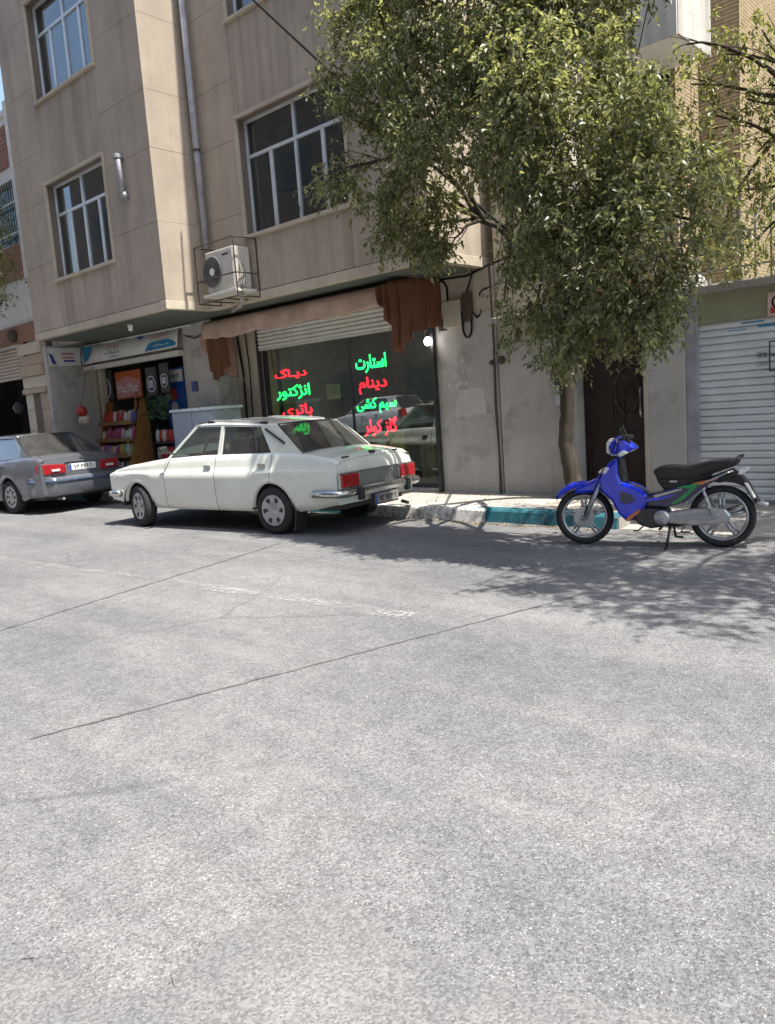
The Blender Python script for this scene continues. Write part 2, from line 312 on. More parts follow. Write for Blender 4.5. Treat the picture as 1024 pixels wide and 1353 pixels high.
# ================================================================== SETTING: ground, road, pavement
YK, YW = 7.58, 8.97        # kerb line, ground-floor wall line of the shops
tag(MB().grid([[(x, y, -.06) for x in (-300, -60, 40, 300)] for y in (-300, -40, 40, 300)]).build('ground', 'earth'), kind='structure')
tag(MB().grid([[(x, y, 0) for x in [-120 + 10 * i for i in range(18)]] for y in [-3.7, -2, 0, 2, 4, 6, YK + .12]]).build('road', 'asphalt'), kind='structure')
tag(MB().box(-120, 50, -6.5, -3.7, -.05, .14).build('far_pavement', 'paving'), kind='structure')
def strip(name, pts, w, mat, z, jitter=0., parts=40):
    a, b = Vector(pts[0]), Vector(pts[1]); t = (b - a).normalized(); n = Vector((-t.y, t.x, 0)); rows = []
    for i in range(parts + 1):
        p = a.lerp(b, i / parts); j = rnd.uniform(-jitter, jitter); k = w * rnd.uniform(.75, 1.2)
        rows.append([(p + n * (j - k / 2)).to_tuple()[:2] + (z,), (p + n * (j + k / 2)).to_tuple()[:2] + (z,)])
    return tag(MB().grid(rows).build(name, mat), kind='structure')
strip('road_seam', (atZ(-60, 852), atZ(372, 717)), .022, 'seam', .004, .008, 70)
strip('road_seam', (atZ(40, 976), atZ(760, 788)), .02, 'seam', .004, .008, 70)
for k, (a, b, w) in enumerate((((-40, 733), (186, 762), .10), ((225, 766), (345, 785), .10), ((355, 787), (470, 803), .12), ((478, 806), (545, 814), .17), ((270, 778), (310, 784), .06), ((110, 754), (170, 757), .05))):
    strip('lane_marking', (atZ(*a), atZ(*b)), w, 'mark', .006 + .0005 * k, .012, 40)

def M_patch():
    m, nt, b = nodes_of('coarse_patch'); v = coords(nt); vo = nd(nt, 'ShaderNodeTexVoronoi'); vo.inputs['Scale'].default_value = 150; L(nt, v, vo.inputs['Vector'])
    c = mix(nt, 1., ramp(nt, noise(nt, v, 3, 6), [(.3, (.125, .126, .129)), (.7, (.18, .178, .176))]), ramp(nt, vo.outputs['Color'], [(.1, (.6, .6, .6)), (.5, (.95, .95, .95)), (.9, (1.35, 1.35, 1.33))]), 'MULTIPLY')
    L(nt, c, b.inputs['Base Color']); b.inputs['Roughness'].default_value = .95; bump(nt, b, nd_math(nt, 'MULTIPLY', vo.outputs['Distance'], -1., False), .3, .004); return m
q = random.Random(17); pp = [(-80, 1212), (0, 1232), (55, 1275), (120, 1312), (210, 1308), (285, 1245), (350, 1212), (430, 1188), (490, 1204), (535, 1252), (620, 1290), (760, 1318), (900, 1342), (1110, 1400), (1110, 1560), (500, 1620), (-80, 1560)]
edge = []
for a, b_ in zip(pp, pp[1:] + pp[:1]):
    for i in range(9): t = i / 9; edge.append(atZ(lerp(a[0], b_[0], t) + q.gauss(0, 5), lerp(a[1], b_[1], t) + q.gauss(0, 5)))
tag(MB().prism([(p.x, p.y) for p in edge], -.01, .005, 'z').build('asphalt_patch', M_patch()), kind='structure')
pav = tag(MB().box(-19, -3.75, YK + .2, 14, -.05, .15).build('pavement', 'paving'), kind='structure')
MB().prism([(YK + .04, 0.004), (YK + .2, 0.004), (9.6, .13), (9.6, .02), (YK + .2, -.03), (YK + .04, -.03)], -3.745, 12, 'x').build('driveway_ramp', 'paving', pav)
kerb = tag(MB().box(-19, -3.75, YK + .04, YK + .195, -.05, .118).build('kerb', 'concrete'), kind='structure')
xk = -16.2; ki = 0
while xk < -3.8:
    ln = rnd.uniform(.92, 1.05); x1 = min(xk + ln, -3.75); m = 'kerb_teal' if xk > -5.66 or int((xk + 30) / 2.0) % 2 == 0 and xk < -7.2 else 'kerb_white'
    j = rnd.uniform(-.012, .012); zt = .15 + rnd.uniform(-.006, .008)
    MB().prism([(YK + j, -.03), (YK + .035 + j, zt - .03), (YK + .06 + j, zt), (YK + .21, zt), (YK + .21, -.03)], xk + .006, x1 - .006, 'x').build('kerb_stone', m, kerb, bevel=.012)
    xk = x1; ki += 1
    if abs(xk + 5.62) < .45: xk = -5.62
# ------------------------------------------------------------------ wall helpers
def wall_cells(mb, x0, x1, z0, z1, ops, ya, yb):
    xs = sorted({x0, x1, *[o[0] for o in ops], *[o[1] for o in ops]}); zs = sorted({z0, z1, *[o[2] for o in ops], *[o[3] for o in ops]})
    xs = [x for x in xs if x0 <= x <= x1]; zs = [z for z in zs if z0 <= z <= z1]
    for za, zb in zip(zs, zs[1:]):
        run = None
        for xa, xb in zip(xs, xs[1:]):
            inside = any(o[0] - 1e-6 <= xa and xb <= o[1] + 1e-6 and o[2] - 1e-6 <= za and zb <= o[3] + 1e-6 for o in ops)
            if inside:
                if run: mb.box(run[0], run[1], ya, yb, za, zb); run = None
            else: run = (run[0], xb) if run else (xa, xb)
        if run: mb.box(run[0], run[1], ya, yb, za, zb)
    return mb
def window(parent, x0, x1, z0, z1, yf, curtain=False, blind=False):
    """aluminium window in a reveal: transom, two upper lights, four lower lights; front wall plane is yf"""
    y = yf + .13; t = .045; zt = z0 + (z1 - z0) * .685; xm = (x0 + x1) / 2; w = x1 - x0
    mb = MB().box(x0, x0 + t, y, y + .05, z0, z1).box(x1 - t, x1, y, y + .05, z0, z1).box(x0 + t, x1 - t, y, y + .05, z0, z0 + t).box(x0 + t, x1 - t, y, y + .05, z1 - t, z1)
    mb.box(x0 + t, x1 - t, y - .004, y + .046, zt - t / 2, zt + t / 2).box(xm - t / 2, xm + t / 2, y - .008, y + .042, z0 + t, zt - t / 2).box(xm - t / 2, xm + t / 2, y - .008, y + .042, zt + t / 2, z1 - t)
    for q in (x0 + w * .25, x0 + w * .75): mb.box(q - .035, q + .035, y + .004, y + .044, z0 + t, zt - t / 2)
    win = mb.build('window', 'alu', parent, bevel=.004)
    for a, b in ((x0 + t, x0 + w * .25 - .035), (x0 + w * .25 + .035, xm - t / 2), (xm + t / 2, x0 + w * .75 - .035), (x0 + w * .75 + .035, x1 - t)):
        MB().box(a, b, y + .02, y + .026, z0 + t, zt - t / 2).build('pane', 'glass', win)
    for a, b in ((x0 + t, xm - t / 2), (xm + t / 2, x1 - t)): MB().box(a, b, y + .02, y + .026, zt + t / 2, z1 - t).build('pane', 'glass', win)
    MB().box(x0 - .05, x1 + .05, yf - .05, y, z0 - .05, z0).build('sill', 'plaster_edge', win, bevel=.006)
    MB().box(x0 - .03, x1 + .03, yf - .03, yf + .015, z1, z1 + .05).box(x0 - .05, x0, yf - .025, yf + .015, z0, z1).box(x1, x1 + .05, yf - .025, yf + .015, z0, z1).build('surround', 'plaster_edge', win)
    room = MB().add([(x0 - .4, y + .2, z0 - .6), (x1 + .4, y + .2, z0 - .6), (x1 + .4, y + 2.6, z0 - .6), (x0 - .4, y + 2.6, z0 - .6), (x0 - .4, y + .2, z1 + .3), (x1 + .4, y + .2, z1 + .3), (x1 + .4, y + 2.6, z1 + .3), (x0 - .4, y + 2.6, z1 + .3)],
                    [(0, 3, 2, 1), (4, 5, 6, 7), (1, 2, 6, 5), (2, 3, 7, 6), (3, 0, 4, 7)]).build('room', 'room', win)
    if curtain:
        for (a, b) in curtain:
            n = 46; rows = [[(lerp(a, b, i / n), y + .16 + .025 * math.sin(i * 1.9) + .012 * math.sin(i * .7), z) for i in range(n + 1)] for z in (z0 + .02, (z0 + z1) / 2, z1 - .05)]
            MB().grid(rows).build('curtain', 'curtain', win, smooth=True, solid=.004)
    return win

# ================================================================== MAIN BUILDING (two rendered bays over shops)
Y1, Y2, ZS, ZT = 7.02, 7.85, 3.18, 12.4
XA, XB, XC = -15.45, -10.82, -6.21
bld = thing('apartment_building', 'tan cement-rendered apartment building with two projecting bays above the shops', 'building', (-10.5, 9, 0))
wins1 = [(-14.26, -12.21, 4.16, 5.80), (-14.22, -12.17, 7.19, 8.80)]; wins2 = [(-9.74, -7.53, 4.15, 5.82), (-9.74, -7.53, 7.2, 8.85)]
rowz = [ZS + .14, 4.5, 5.57, 6.41, 7.48, 8.62, 9.7, 11, ZT]
def bay(x0, x1, yf, wins, xs):
    mb = wall_cells(MB(), x0, x1 - .13, ZS + .005, ZT, [(a, b, c, d) for a, b, c, d in wins], yf + .022, yf + .13); mb.build('wall', 'backing', bld)
    MB().box(x0 - .0, x1 - .102, yf - .012, yf + .1, ZS, ZS + .132).build('edge_band', 'plaster_edge', bld, bevel=.008)
    for i, (xa, xb) in enumerate(zip(xs, xs[1:])):
        mid = i == 1
        if mid:   # under and over the windows the render runs in one sheet
            zz = [rowz[0], wins[0][2], None, wins[0][3], wins[1][2], None, wins[1][3], 11, ZT]
        else: zz = rowz if x0 < -12 or i == 2 else rowz
        for za, zb in zip(zz, zz[1:]):
            if za is None or zb is None: continue
            g = .003
            MB().box(xa + g, xb - (g if xb not in (XB, XC) else .021), yf, yf + .024, za + g, zb - g).build('render_panel', 'plaster_drip' if mid else 'plaster', bld)
bay(XA, XB, Y1, wins1, [XA, -14.26, -12.19, XB]); bay(XB, XC, Y2, wins2, [XB + .02, -9.74, -7.53, XC])
for xs_, ya, yb in ((XB, Y1 + .001, Y2 + .02), (XC, Y2 + .001, 10.6)):      # side faces of the bays
    MB().box(xs_ - .12, xs_ - .018, ya + .03, yb, ZS + .135, ZT).build('wall', 'backing', bld); MB().box(xs_ - .1, xs_ + .011, ya - .012, yb, ZS, ZS + .133).build('edge_band', 'plaster_edge', bld, bevel=.008)
    for za, zb in zip([ZS] + rowz[1:], rowz[1:]): MB().box(xs_ - .02, xs_ + rnd.uniform(-.0015, .0015), ya, yb, (za if za > ZS else ZS + .135) + .002, zb - .002).build('render_panel', 'plaster', bld)
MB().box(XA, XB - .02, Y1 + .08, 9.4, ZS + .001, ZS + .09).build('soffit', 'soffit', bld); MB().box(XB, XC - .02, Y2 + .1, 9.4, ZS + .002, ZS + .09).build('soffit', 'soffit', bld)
MB().box(-16.4, XC - .15, Y2 + .2, 17, ZT, ZT + .25).box(XA, XB, Y1 + .05, Y2 + .2, ZT, ZT + .25).build('roof', 'cement', bld)
MB().box(-16.5, -16.36, 7.9, 17, ZS + .01, ZT).build('wall', 'plaster', bld); MB().box(-16.36, XC - .15, 16.85, 17, 0, ZT).build('wall', 'plaster', bld); MB().box(XC - .15, XC - .02, 10.6, 17, 0, ZT).build('wall', 'plaster', bld)
MB().box(-16.36, XA + .0, 7.9, 8.0, ZS, ZT).build('wall', 'plaster', bld)
w1 = [window(bld, *w, Y1) for w in wins1[:1]] + [window(bld, *wins1[1], Y1, curtain=[(-13.3, -12.2)])]
w2 = [window(bld, *wins2[0], Y2), window(bld, *wins2[1], Y2, curtain=[(-9.7, -8.6), (-8.5, -7.6)])]
# ground floor of the main building
gf = MB().box(-16.5, -16.35, 7.6, 8.6, .0, ZS).build('ground_floor_wall', 'cement', bld, bevel=.01); gf = MB()
                                   # return wall by the grocery
gf.box(-12.62, -11.72, 8.45, 9.3, .0, ZS)                                 # pillar between the shops
gf.build('ground_floor_wall', 'cement', bld, bevel=.01)
MB().box(-11.72, -11.05, 8.9, 9.3, .1, ZS).build('ground_floor_wall', 'cement_beige', bld, bevel=.01)
MB().box(-16.35, -12.62, 8.5, 8.9, 2.75, ZS).box(-11.05, -7.1, 8.99, 9.3, 2.92, ZS).build('lintel', 'cement', bld)
MB().box(-7.12, -6.08, 8.96, 9.35, .1, 2.62).build('ground_floor_wall', 'cement', bld, bevel=.01)
MB().box(-7.12, -6.085, 8.985, 9.35, 2.62, ZS + .02).build('ground_floor_wall', 'cement_beige', bld)
PP = M_plaster('pale_patch', (.55, .53, .50), .15)
q = random.Random(4)
pts = [(lerp(-6.84, -6.30, t), 1.24 + q.uniform(-.025, .025)) for t in [i / 9 for i in range(10)]] + [(-6.30 + q.uniform(-.02, .02), lerp(1.26, 1.6, t)) for t in (.25, .5, .75)] + [(lerp(-6.32, -6.72, t), 1.61 + q.uniform(-.03, .02)) for t in [i / 8 for i in range(9)]] + [(-6.74, 1.53), (-6.80, 1.44), (-6.83, 1.33)]
MB().prism(pts, 8.953, 8.962).build('render_patch', PP, bld)
for k in range(16):
    cx, cz, r = q.gauss(-6.68, .12), q.gauss(1.78, .13), q.uniform(.008, .045)
    MB().prism([(cx + r * q.uniform(.5, 1.2) * math.cos(a), cz + r * q.uniform(.5, 1.3) * math.sin(a)) for a in [i * 1.047 for i in range(6)]], 8.956, 8.962).build('render_fleck', PP, bld)
# shop room behind the glass
MB().add([(-11.0, 9.35, .1), (-7.15, 9.35, .1), (-7.15, 12.4, .1), (-11.0, 12.4, .1), (-11.0, 9.35, 3.0), (-7.15, 9.35, 3.0), (-7.15, 12.4, 3.0), (-11.0, 12.4, 3.0)],
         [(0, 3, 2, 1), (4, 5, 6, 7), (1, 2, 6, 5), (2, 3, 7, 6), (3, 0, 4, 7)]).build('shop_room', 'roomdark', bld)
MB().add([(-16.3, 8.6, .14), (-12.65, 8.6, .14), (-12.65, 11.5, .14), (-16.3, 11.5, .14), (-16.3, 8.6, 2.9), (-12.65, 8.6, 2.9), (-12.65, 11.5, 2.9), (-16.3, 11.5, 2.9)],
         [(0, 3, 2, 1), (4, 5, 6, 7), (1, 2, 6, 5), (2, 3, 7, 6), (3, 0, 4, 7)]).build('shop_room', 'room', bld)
# shop window: frame and two panes
PANE = lambda z: 9.035 - .034 * (z - .25) / 2.37      # the old sheets lean out a little at the top
sw = MB(); t = .05
for x in (-11.05, -8.93, -7.17): sw.box(x, x + (.07 if x > -8 or x < -11 else .035), 9.0, 9.06, .2, 2.62)
sw.box(-10.98, -7.17, 9.0, 9.06, .15, .25)
shopwin = sw.build('shop_window', 'darksteel', bld, bevel=.004)
for a, b in ((-10.98, -8.93), (-8.895, -7.17)): MB().prism([(9.027, .25), (9.035, .25), (PANE(2.62), 2.62), (PANE(2.62) - .008, 2.62)], a, b, 'x').build('pane', 'shopglass', shopwin)
MB().box(-11.05, -7.1, 8.95, 9.0, .14, .2).build('sill', 'cement', shopwin)
# roller shutter, rolled up: lowest slats show under the awning
sh = thing('roller_shutter', 'white slatted roller shutter rolled up above the lettered shop window', 'shutter', (-9, 8.95, 2.5))
for k in range(7):
    z = 2.59 + k * .066
    MB().prism([(8.93, z), (8.90, z + .02), (8.90, z + .045), (8.93, z + .062), (8.945, z + .062), (8.945, z)], -11.02, -7.16, 'x').build('slat', 'shutter', sh)
MB().box(-11.05, -7.12, 8.91, 8.95, 2.555, 2.588).build('bottom_bar', 'offwhite', sh)
for x in (-11.07, -7.16): MB().box(x, x + .05, 8.89, 8.96, .15, 3.05).build('guide_rail', 'darksteel', sh)
# drain pipe, flue pipe
px = -10.66
dp = MB().tube([(px, 7.76, 4.12), (px - .005, 7.755, 6), (px, 7.76, ZT)], .05, 12).build('drain_pipe', 'pipe', bld, smooth=True)
for z in (5.6, 8.2): MB().lathe([(.051, -.02), (.058, -.02), (.058, .02), (.051, .02)], (px, 7.757, z), 'z', 14).build('pipe_bracket', 'darksteel', dp)
g_ = M('dull_zinc', (.30, .30, .32), .55, .4)
fl = MB().tube([(-11.62, 7.04, 5.60), (-11.62, 6.95, 5.60), (-11.61, 6.935, 5.56), (-11.57, 6.93, 5.05)], .045, 12).build('flue_pipe', g_, bld, smooth=True)
MB().lathe([(.03, -.01), (.065, -.01), (.065, .04), (.03, .06), (0, .06)], (-11.62, 6.935, 5.6), 'z', 14).build('flue_cap', g_, fl)
MB().tube([(-11.57, 6.93, 5.06), (-11.57, 6.96, 5.02), (-11.57, 7.03, 5.01)], .05, 10).build('flue_elbow', g_, fl, smooth=True)
# house number plates, wall cables, meter box
def cable(name, pts, r, label, group=None, seg=10, mat='cable', sag=0.):
    P = [Vector(p) for p in pts]; out = []
    for a, b in zip(P, P[1:]):
        for i in range(seg): q = a.lerp(b, i / seg); q.z -= sag * 4 * (i / seg) * (1 - i / seg); out.append(q)
    out.append(P[-1]); o = MB().tube(out, r, 6).build(name, mat, smooth=True); return tag(o, label, 'cable', group)
tag(MB().box(-12.46, -12.28, 8.425, 8.45, 1.96, 2.14).build('number_plate', 'bannernavy', bevel=.004), 'small dark blue house number plate on pillar beside grocery', 'number plate')
tag(MB().box(-7.03, -6.90, 8.945, 8.985, 2.44, 2.60).build('number_plate', 'ink', bevel=.004), 'small dark number plate on wall beside the hanging awning end', 'number plate')
mbx = thing('meter_box', 'beige steel meter box with looped cables on wall beside awning', 'meter box', (-6.7, 8.98, 2.5))
MB().box(-6.88, -6.60, 8.86, 8.985, 2.46, 2.83).build('casing', 'cement_beige', mbx, bevel=.012)
MB().box(-6.86, -6.62, 8.852, 8.858, 2.48, 2.81).build('door', 'cement_beige', mbx, bevel=.004); MB().box(-6.57, -6.44, 8.90, 8.985, 2.52, 2.90).build('fuse_board', 'steel', mbx, bevel=.008)
cable('wall_cable', [(-7.02, 8.94, 3.13), (-6.9, 8.94, 3.11), (-6.84, 8.94, 3.02), (-6.83, 8.93, 2.83)], .016, 'thick black cable bending down into the meter box top')
cable('wall_cable', [(-6.50, 8.93, 2.9), (-6.40, 8.955, 3.17)], .012, 'straight cable rising from fuse board to the soffit')
lp = [(-6.52 + .075 * math.cos(a) * 1, 8.93, 2.46 + .16 * math.sin(a) * (1 if math.sin(a) < 0 else 1.3)) for a in [math.pi * (1 + i / 12) for i in range(13)]]
cable('wall_cable', [(-6.60, 8.93, 2.66)] + lp + [(-6.45, 8.93, 2.6)], .014, 'loop of dark cable hanging below the fuse board', seg=2)
cable('wall_cable', [(-6.42, 8.95, 2.62), (-6.36, 8.95, 2.55), (-6.30, 8.95, 2.6), (-6.30, 8.95, 2.86), (-6.26, 8.95, 2.9), (-6.1, 8.95, 2.92)], .012, 'curled cable on wall right of the fuse board', seg=4)
cable('wall_cable', [(-7.1, 8.95, 3.15), (-6.5, 8.95, 3.12), (-6.12, 8.93, 3.2), (-5.7, 8.93, 3.26)], .014, 'dark cable strung along the wall just under the soffit')
cable('overhead_cable', [atY(300, -60, 7.55), atY(335, 0, 7.5), atY(520, 172, 7.3), atY(560, 208, 7.2), atY(700, 330, 7.6), (-5.3, 8.96, 3.6)], .017, 'black overhead cable running from the upper facade into the tree', seg=8)
cable('wall_cable', [(-11.6, 8.4, 3.15), (-11.55, 8.86, 3.0), (-11.45, 8.86, 2.2), (-11.47, 8.86, 1.0), (-11.46, 8.86, .2)], .02, 'dark conduit running down wall left of the lettered shop', seg=6)
cable('wall_cable', [(-11.3, 8.85, 3.1), (-11.26, 8.86, 2.3), (-11.3, 8.86, 1.2), (-11.3, 8.86, .2)], .012, 'thin cable beside the conduit left of the lettered shop', seg=6)
cable('wall_cable', [(-12.5, 8.42, 2.98), (-12.2, 8.42, 2.90), (-11.75, 8.42, 2.98)], .01, 'sagging wire pinned across the top of the grocery pillar', seg=6)

# ------------------------------------------------------------------ air conditioner in its cage
ac = thing('air_conditioner', 'off-white outdoor air conditioner in rusty cage at the recess corner', 'air conditioner', (-10, 7.6, 3.2))
MB().box(-10.36, -9.66, 7.49, 7.80, 3.36, 3.97).build('casing', 'ac', ac, bevel=.02)
MB().box(-9.98, -9.68, 7.483, 7.489, 3.40, 3.93).build('front_panel', 'ac', ac, bevel=.003)
MB().lathe([(.0, .004), (.225, .004), (.235, -.014), (.225, -.022), (.0, -.006)], (-10.18, 7.485, 3.66), 'y', 32).build('fan_recess', 'panelgrey', ac)
for k in range(6): r = .05 + .033 * k; MB().lathe([(r, -.026), (r + .006, -.028), (r + .006, -.02), (r, -.02)], (-10.18, 7.485, 3.66), 'y', 28).build('grille_ring', 'darksteel', ac)
MB().lathe([(0, -.035), (.045, -.033), (.06, -.02), (.06, .0)], (-10.18, 7.485, 3.66), 'y', 20).build('fan_hub', 'white', ac)
MB().box(-9.92, -9.76, 7.478, 7.482, 3.86, 3.885).build('badge', 'trim', ac)
cg = MB(); r = .012
X0, X1, Ya, Yb, Z0, Z1 = -10.52, -9.54, 7.42, 7.86, 3.22, 4.07
def bar(mb, a, b, r=.011): mb.tube([a, b], r, 6)
for z in (Z0, 3.56, Z1):
    bar(cg, (X0, Ya, z), (X1, Ya, z)); bar(cg, (X1, Ya, z), (X1, Yb, z)); bar(cg, (X0, Ya, z), (X0, Yb, z))
for x in (X0, X1):
    for y in (Ya, Yb - .02): bar(cg, (x, y, Z0), (x, y, Z1), .013)
for x in (-10.2, -9.85): bar(cg, (x, Ya, Z0), (x, Yb, Z0))
cg.build('cage', 'steel', ac); MB().box(-10.42, -9.6, 7.44, 7.84, 3.30, 3.345).build('tray', 'offwhite', ac, bevel=.006)
hz = MB()
for k in range(3):
    o = .03 * k; hz.tube([(-9.66, 7.6 + o, 3.75 - o), (-9.60, 7.58 + o, 3.6), (-9.60 + o, 7.5 + o, 3.42), (-9.63, 7.52 + o, 3.3), (-9.7 + o, 7.6, 3.16 + o * .3), (-10.0, 7.75 + o, 3.12), (-10.35, 7.9, 3.1 + o)], .016, 8)
hz.build('hose', 'concrete', ac, smooth=True)

# ------------------------------------------------------------------ brown awning over the shop window
aw = thing('awning', 'faded brown cloth awning with a bunched end over the lettered shop window', 'awning', (-9, 8.5, 2.9))
nx = 70; rows = []
for t, (y, z, wv) in enumerate(((8.93, 3.165, 0), (8.6, 3.15, .004), (8.36, 3.125, .008), (8.285, 3.085, .012), (8.262, 3.01, .018), (8.258, 2.93, .024), (8.27, 2.85, .03), (8.275, 2.80, .034))):
    rows.append([(lerp(-11.72, -7.18, i / nx), y - wv * (math.sin(i * .62 + .3 * t) + .5 * math.sin(i * .23)), z + .012 * math.sin(i * .31 + 1) * (t > 3) + .012 * math.sin(i * .9) * (t == 7)) for i in range(nx + 1)])
MB().grid(rows).build('canopy', 'awning', aw, smooth=True, solid=.006)
MB().tube([(-11.72, 8.31, 3.10), (-7.18, 8.31, 3.10)], .016, 8).build('front_bar', 'steel', aw)
MB().tube([(-11.7, 8.31, 3.10), (-11.7, 8.9, 2.3)], .014, 6).build('arm', 'steel', aw); MB().tube([(-7.2, 8.31, 3.10), (-7.16, 8.92, 2.3)], .014, 6).build('arm', 'steel', aw)
def drape(name, mat, top, drop, folds, depth, seed):
    """cloth hanging from a top polyline in deep folds, ragged hem"""
    q = random.Random(seed); n = 44; rows = []
    for j in range(12):
        t = j / 11; row = []
        for i in range(n + 1):
            u = i / n; k = u * (len(top) - 1); a = int(min(k, len(top) - 2)); p = Vector(top[a]).lerp(Vector(top[a + 1]), k - a)
            d = interp(drop, u); nrm = Vector((-.2, -1, 0)) * depth * math.sin(u * folds * 2 * math.pi + 1.2 * math.sin(3 * t + u * 4)) * (.35 + .65 * t)
            row.append(p + nrm + Vector((.05 * math.sin(t * 2 + u * 5) * t, 0, -d * t + .006 * math.sin(u * 17) * t)))
        rows.append(row)
    return MB().grid(rows).build(name, mat, aw, smooth=True, solid=.008)
drape('hanging_end', 'awning_in', [(-7.48, 8.20, 3.08), (-7.22, 8.18, 3.11), (-7.02, 8.36, 3.14), (-6.92, 8.86, 3.17)], [(0, .22), (.25, .5), (.45, .98), (.58, .86), (.75, .72), (1, .66)], 6, .07, 2)
drape('hanging_end', 'awning_red', [(-11.80, 8.27, 2.90), (-11.70, 8.5, 2.98), (-11.66, 8.88, 3.1)], [(0, .24), (.5, .7), (1, .95)], 4, .05, 5)
drape('hanging_end', 'awning_in', [(-11.66, 8.3, 2.84), (-11.5, 8.35, 2.84), (-11.36, 8.5, 2.86)], [(0, .55), (.5, .75), (1, .5)], 4, .04, 6)
# lamp at the corner of the shop front
lm = thing('shop_lamp', 'small bare white lit bulb hanging below the bunched awning end', 'lamp', (-7.2, 8.9, 2.3))
MB().lathe([(0, -.055), (.035, -.045), (.055, 0), (.042, .04), (.02, .07)], (-7.16, 8.84, 2.31), 'z', 16).build('bulb', 'bulb', lm, smooth=True)
MB().lathe([(.022, .06), (.026, .065), (.026, .12), (.0, .12)], (-7.16, 8.84, 2.31), 'z', 12).build('socket', 'black', lm); MB().tube([(-7.16, 8.84, 2.43), (-7.16, 8.9, 2.5), (-7.14, 8.92, 2.6)], .006, 6).build('flex', 'cable', lm)
bb = thing('shop_lamp', 'white spiral bulb hanging unlit below the bay above the grocery sign', 'lamp', (-13.1, 7.5, 3))
bp = atY(172, 428, 7.5)
MB().lathe([(0, -.12), (.04, -.11), (.05, -.03), (.04, .03), (.022, .05)], bp, 'z', 14).build('bulb', 'white', bb, smooth=True); MB().tube([bp + Vector((0, 0, .05)), bp + Vector((0, .02, .16)), (bp.x, bp.y + .02, ZS + .01)], .012, 6).build('flex', 'offwhite', bb)

# ------------------------------------------------------------------ neon words behind the shop glass
FRM = {'ا': (0xFE8D, 0xFE8E), 'ب': (0xFE8F, 0xFE90, 0xFE91, 0xFE92), 'ت': (0xFE95, 0xFE96, 0xFE97, 0xFE98), 'د': (0xFEA9, 0xFEAA), 'ر': (0xFEAD, 0xFEAE), 'ز': (0xFEAF, 0xFEB0), 'ژ': (0xFB8A, 0xFB8B), 'س': (0xFEB1, 0xFEB2, 0xFEB3, 0xFEB4), 'ش': (0xFEB5, 0xFEB6, 0xFEB7, 0xFEB8), 'م': (0xFEE1, 0xFEE2, 0xFEE3, 0xFEE4), 'ن': (0xFEE5, 0xFEE6, 0xFEE7, 0xFEE8), 'و': (0xFEED, 0xFEEE), 'ی': (0xFBFC, 0xFBFD, 0xFBFE, 0xFBFF), 'ک': (0xFB8E, 0xFB8F, 0xFB90, 0xFB91), 'گ': (0xFB92, 0xFB93, 0xFB94, 0xFB95), 'ل': (0xFEDD, 0xFEDE, 0xFEDF, 0xFEE0), 'پ': (0xFB56, 0xFB57, 0xFB58, 0xFB59), 'ـ': (0x640,) * 4}
def shape(w):
    out = []
    for i, c in enumerate(w):
        if c not in FRM: out.append(c); continue
        prev = i > 0 and w[i - 1] in FRM and len(FRM[w[i - 1]]) == 4; nxt = i < len(w) - 1 and w[i + 1] in FRM and len(FRM[c]) == 4
        out.append(chr(FRM[c][(3 if nxt else 1) if prev else (2 if nxt else 0)]))
    return ''.join(reversed(out))
def text_mesh(name, body, width, height, mat, center, rot, tube=0., parent=None, extrude=.002):
    """lettering turned into a mesh of given width and height, centred on a point; rot is a 3x3 (columns: right, up, out)"""
    c = bpy.data.curves.new(name, 'FONT'); c.body = body; c.size = 1; c.resolution_u = 3
    o = bpy.data.objects.new('tmp', c); COL.objects.link(o); dg = bpy.context.evaluated_depsgraph_get
    def grab(): bpy.context.view_layer.update(); return bpy.data.meshes.new_from_object(o.evaluated_get(dg()))
    m0 = grab(); xs_ = [v.co.x for v in m0.vertices]; ys_ = [v.co.y for v in m0.vertices]; x0, x1, y0, y1 = min(xs_), max(xs_), min(ys_), max(ys_)
    if tube: c.fill_mode = 'NONE'; c.bevel_depth = tube / (width / max(x1 - x0, .01)); c.bevel_resolution = 1
    else: c.extrude = extrude
    me = grab(); bpy.data.objects.remove(o); bpy.data.curves.remove(c); bpy.data.meshes.remove(m0)
    kx, ky = width / max(x1 - x0, .01), height / max(y1 - y0, .01); W = Wm(parent).inverted() if parent else Matrix()
    Rm = Matrix(rot).transposed()
    for v in me.vertices: v.co = W @ (Vector(center) + Rm @ Vector(((v.co.x - (x0 + x1) / 2) * kx, (v.co.y - (y0 + y1) / 2) * ky, v.co.z * (kx if tube else 1))))
    me.materials.clear(); me.materials.append(MAT[mat]); n = bpy.data.objects.new(name, me); COL.objects.link(n); n.parent = parent; return n
FRONT = ((1, 0, 0), (0, 0, 1), (0, -1, 0))
YN = 9.04
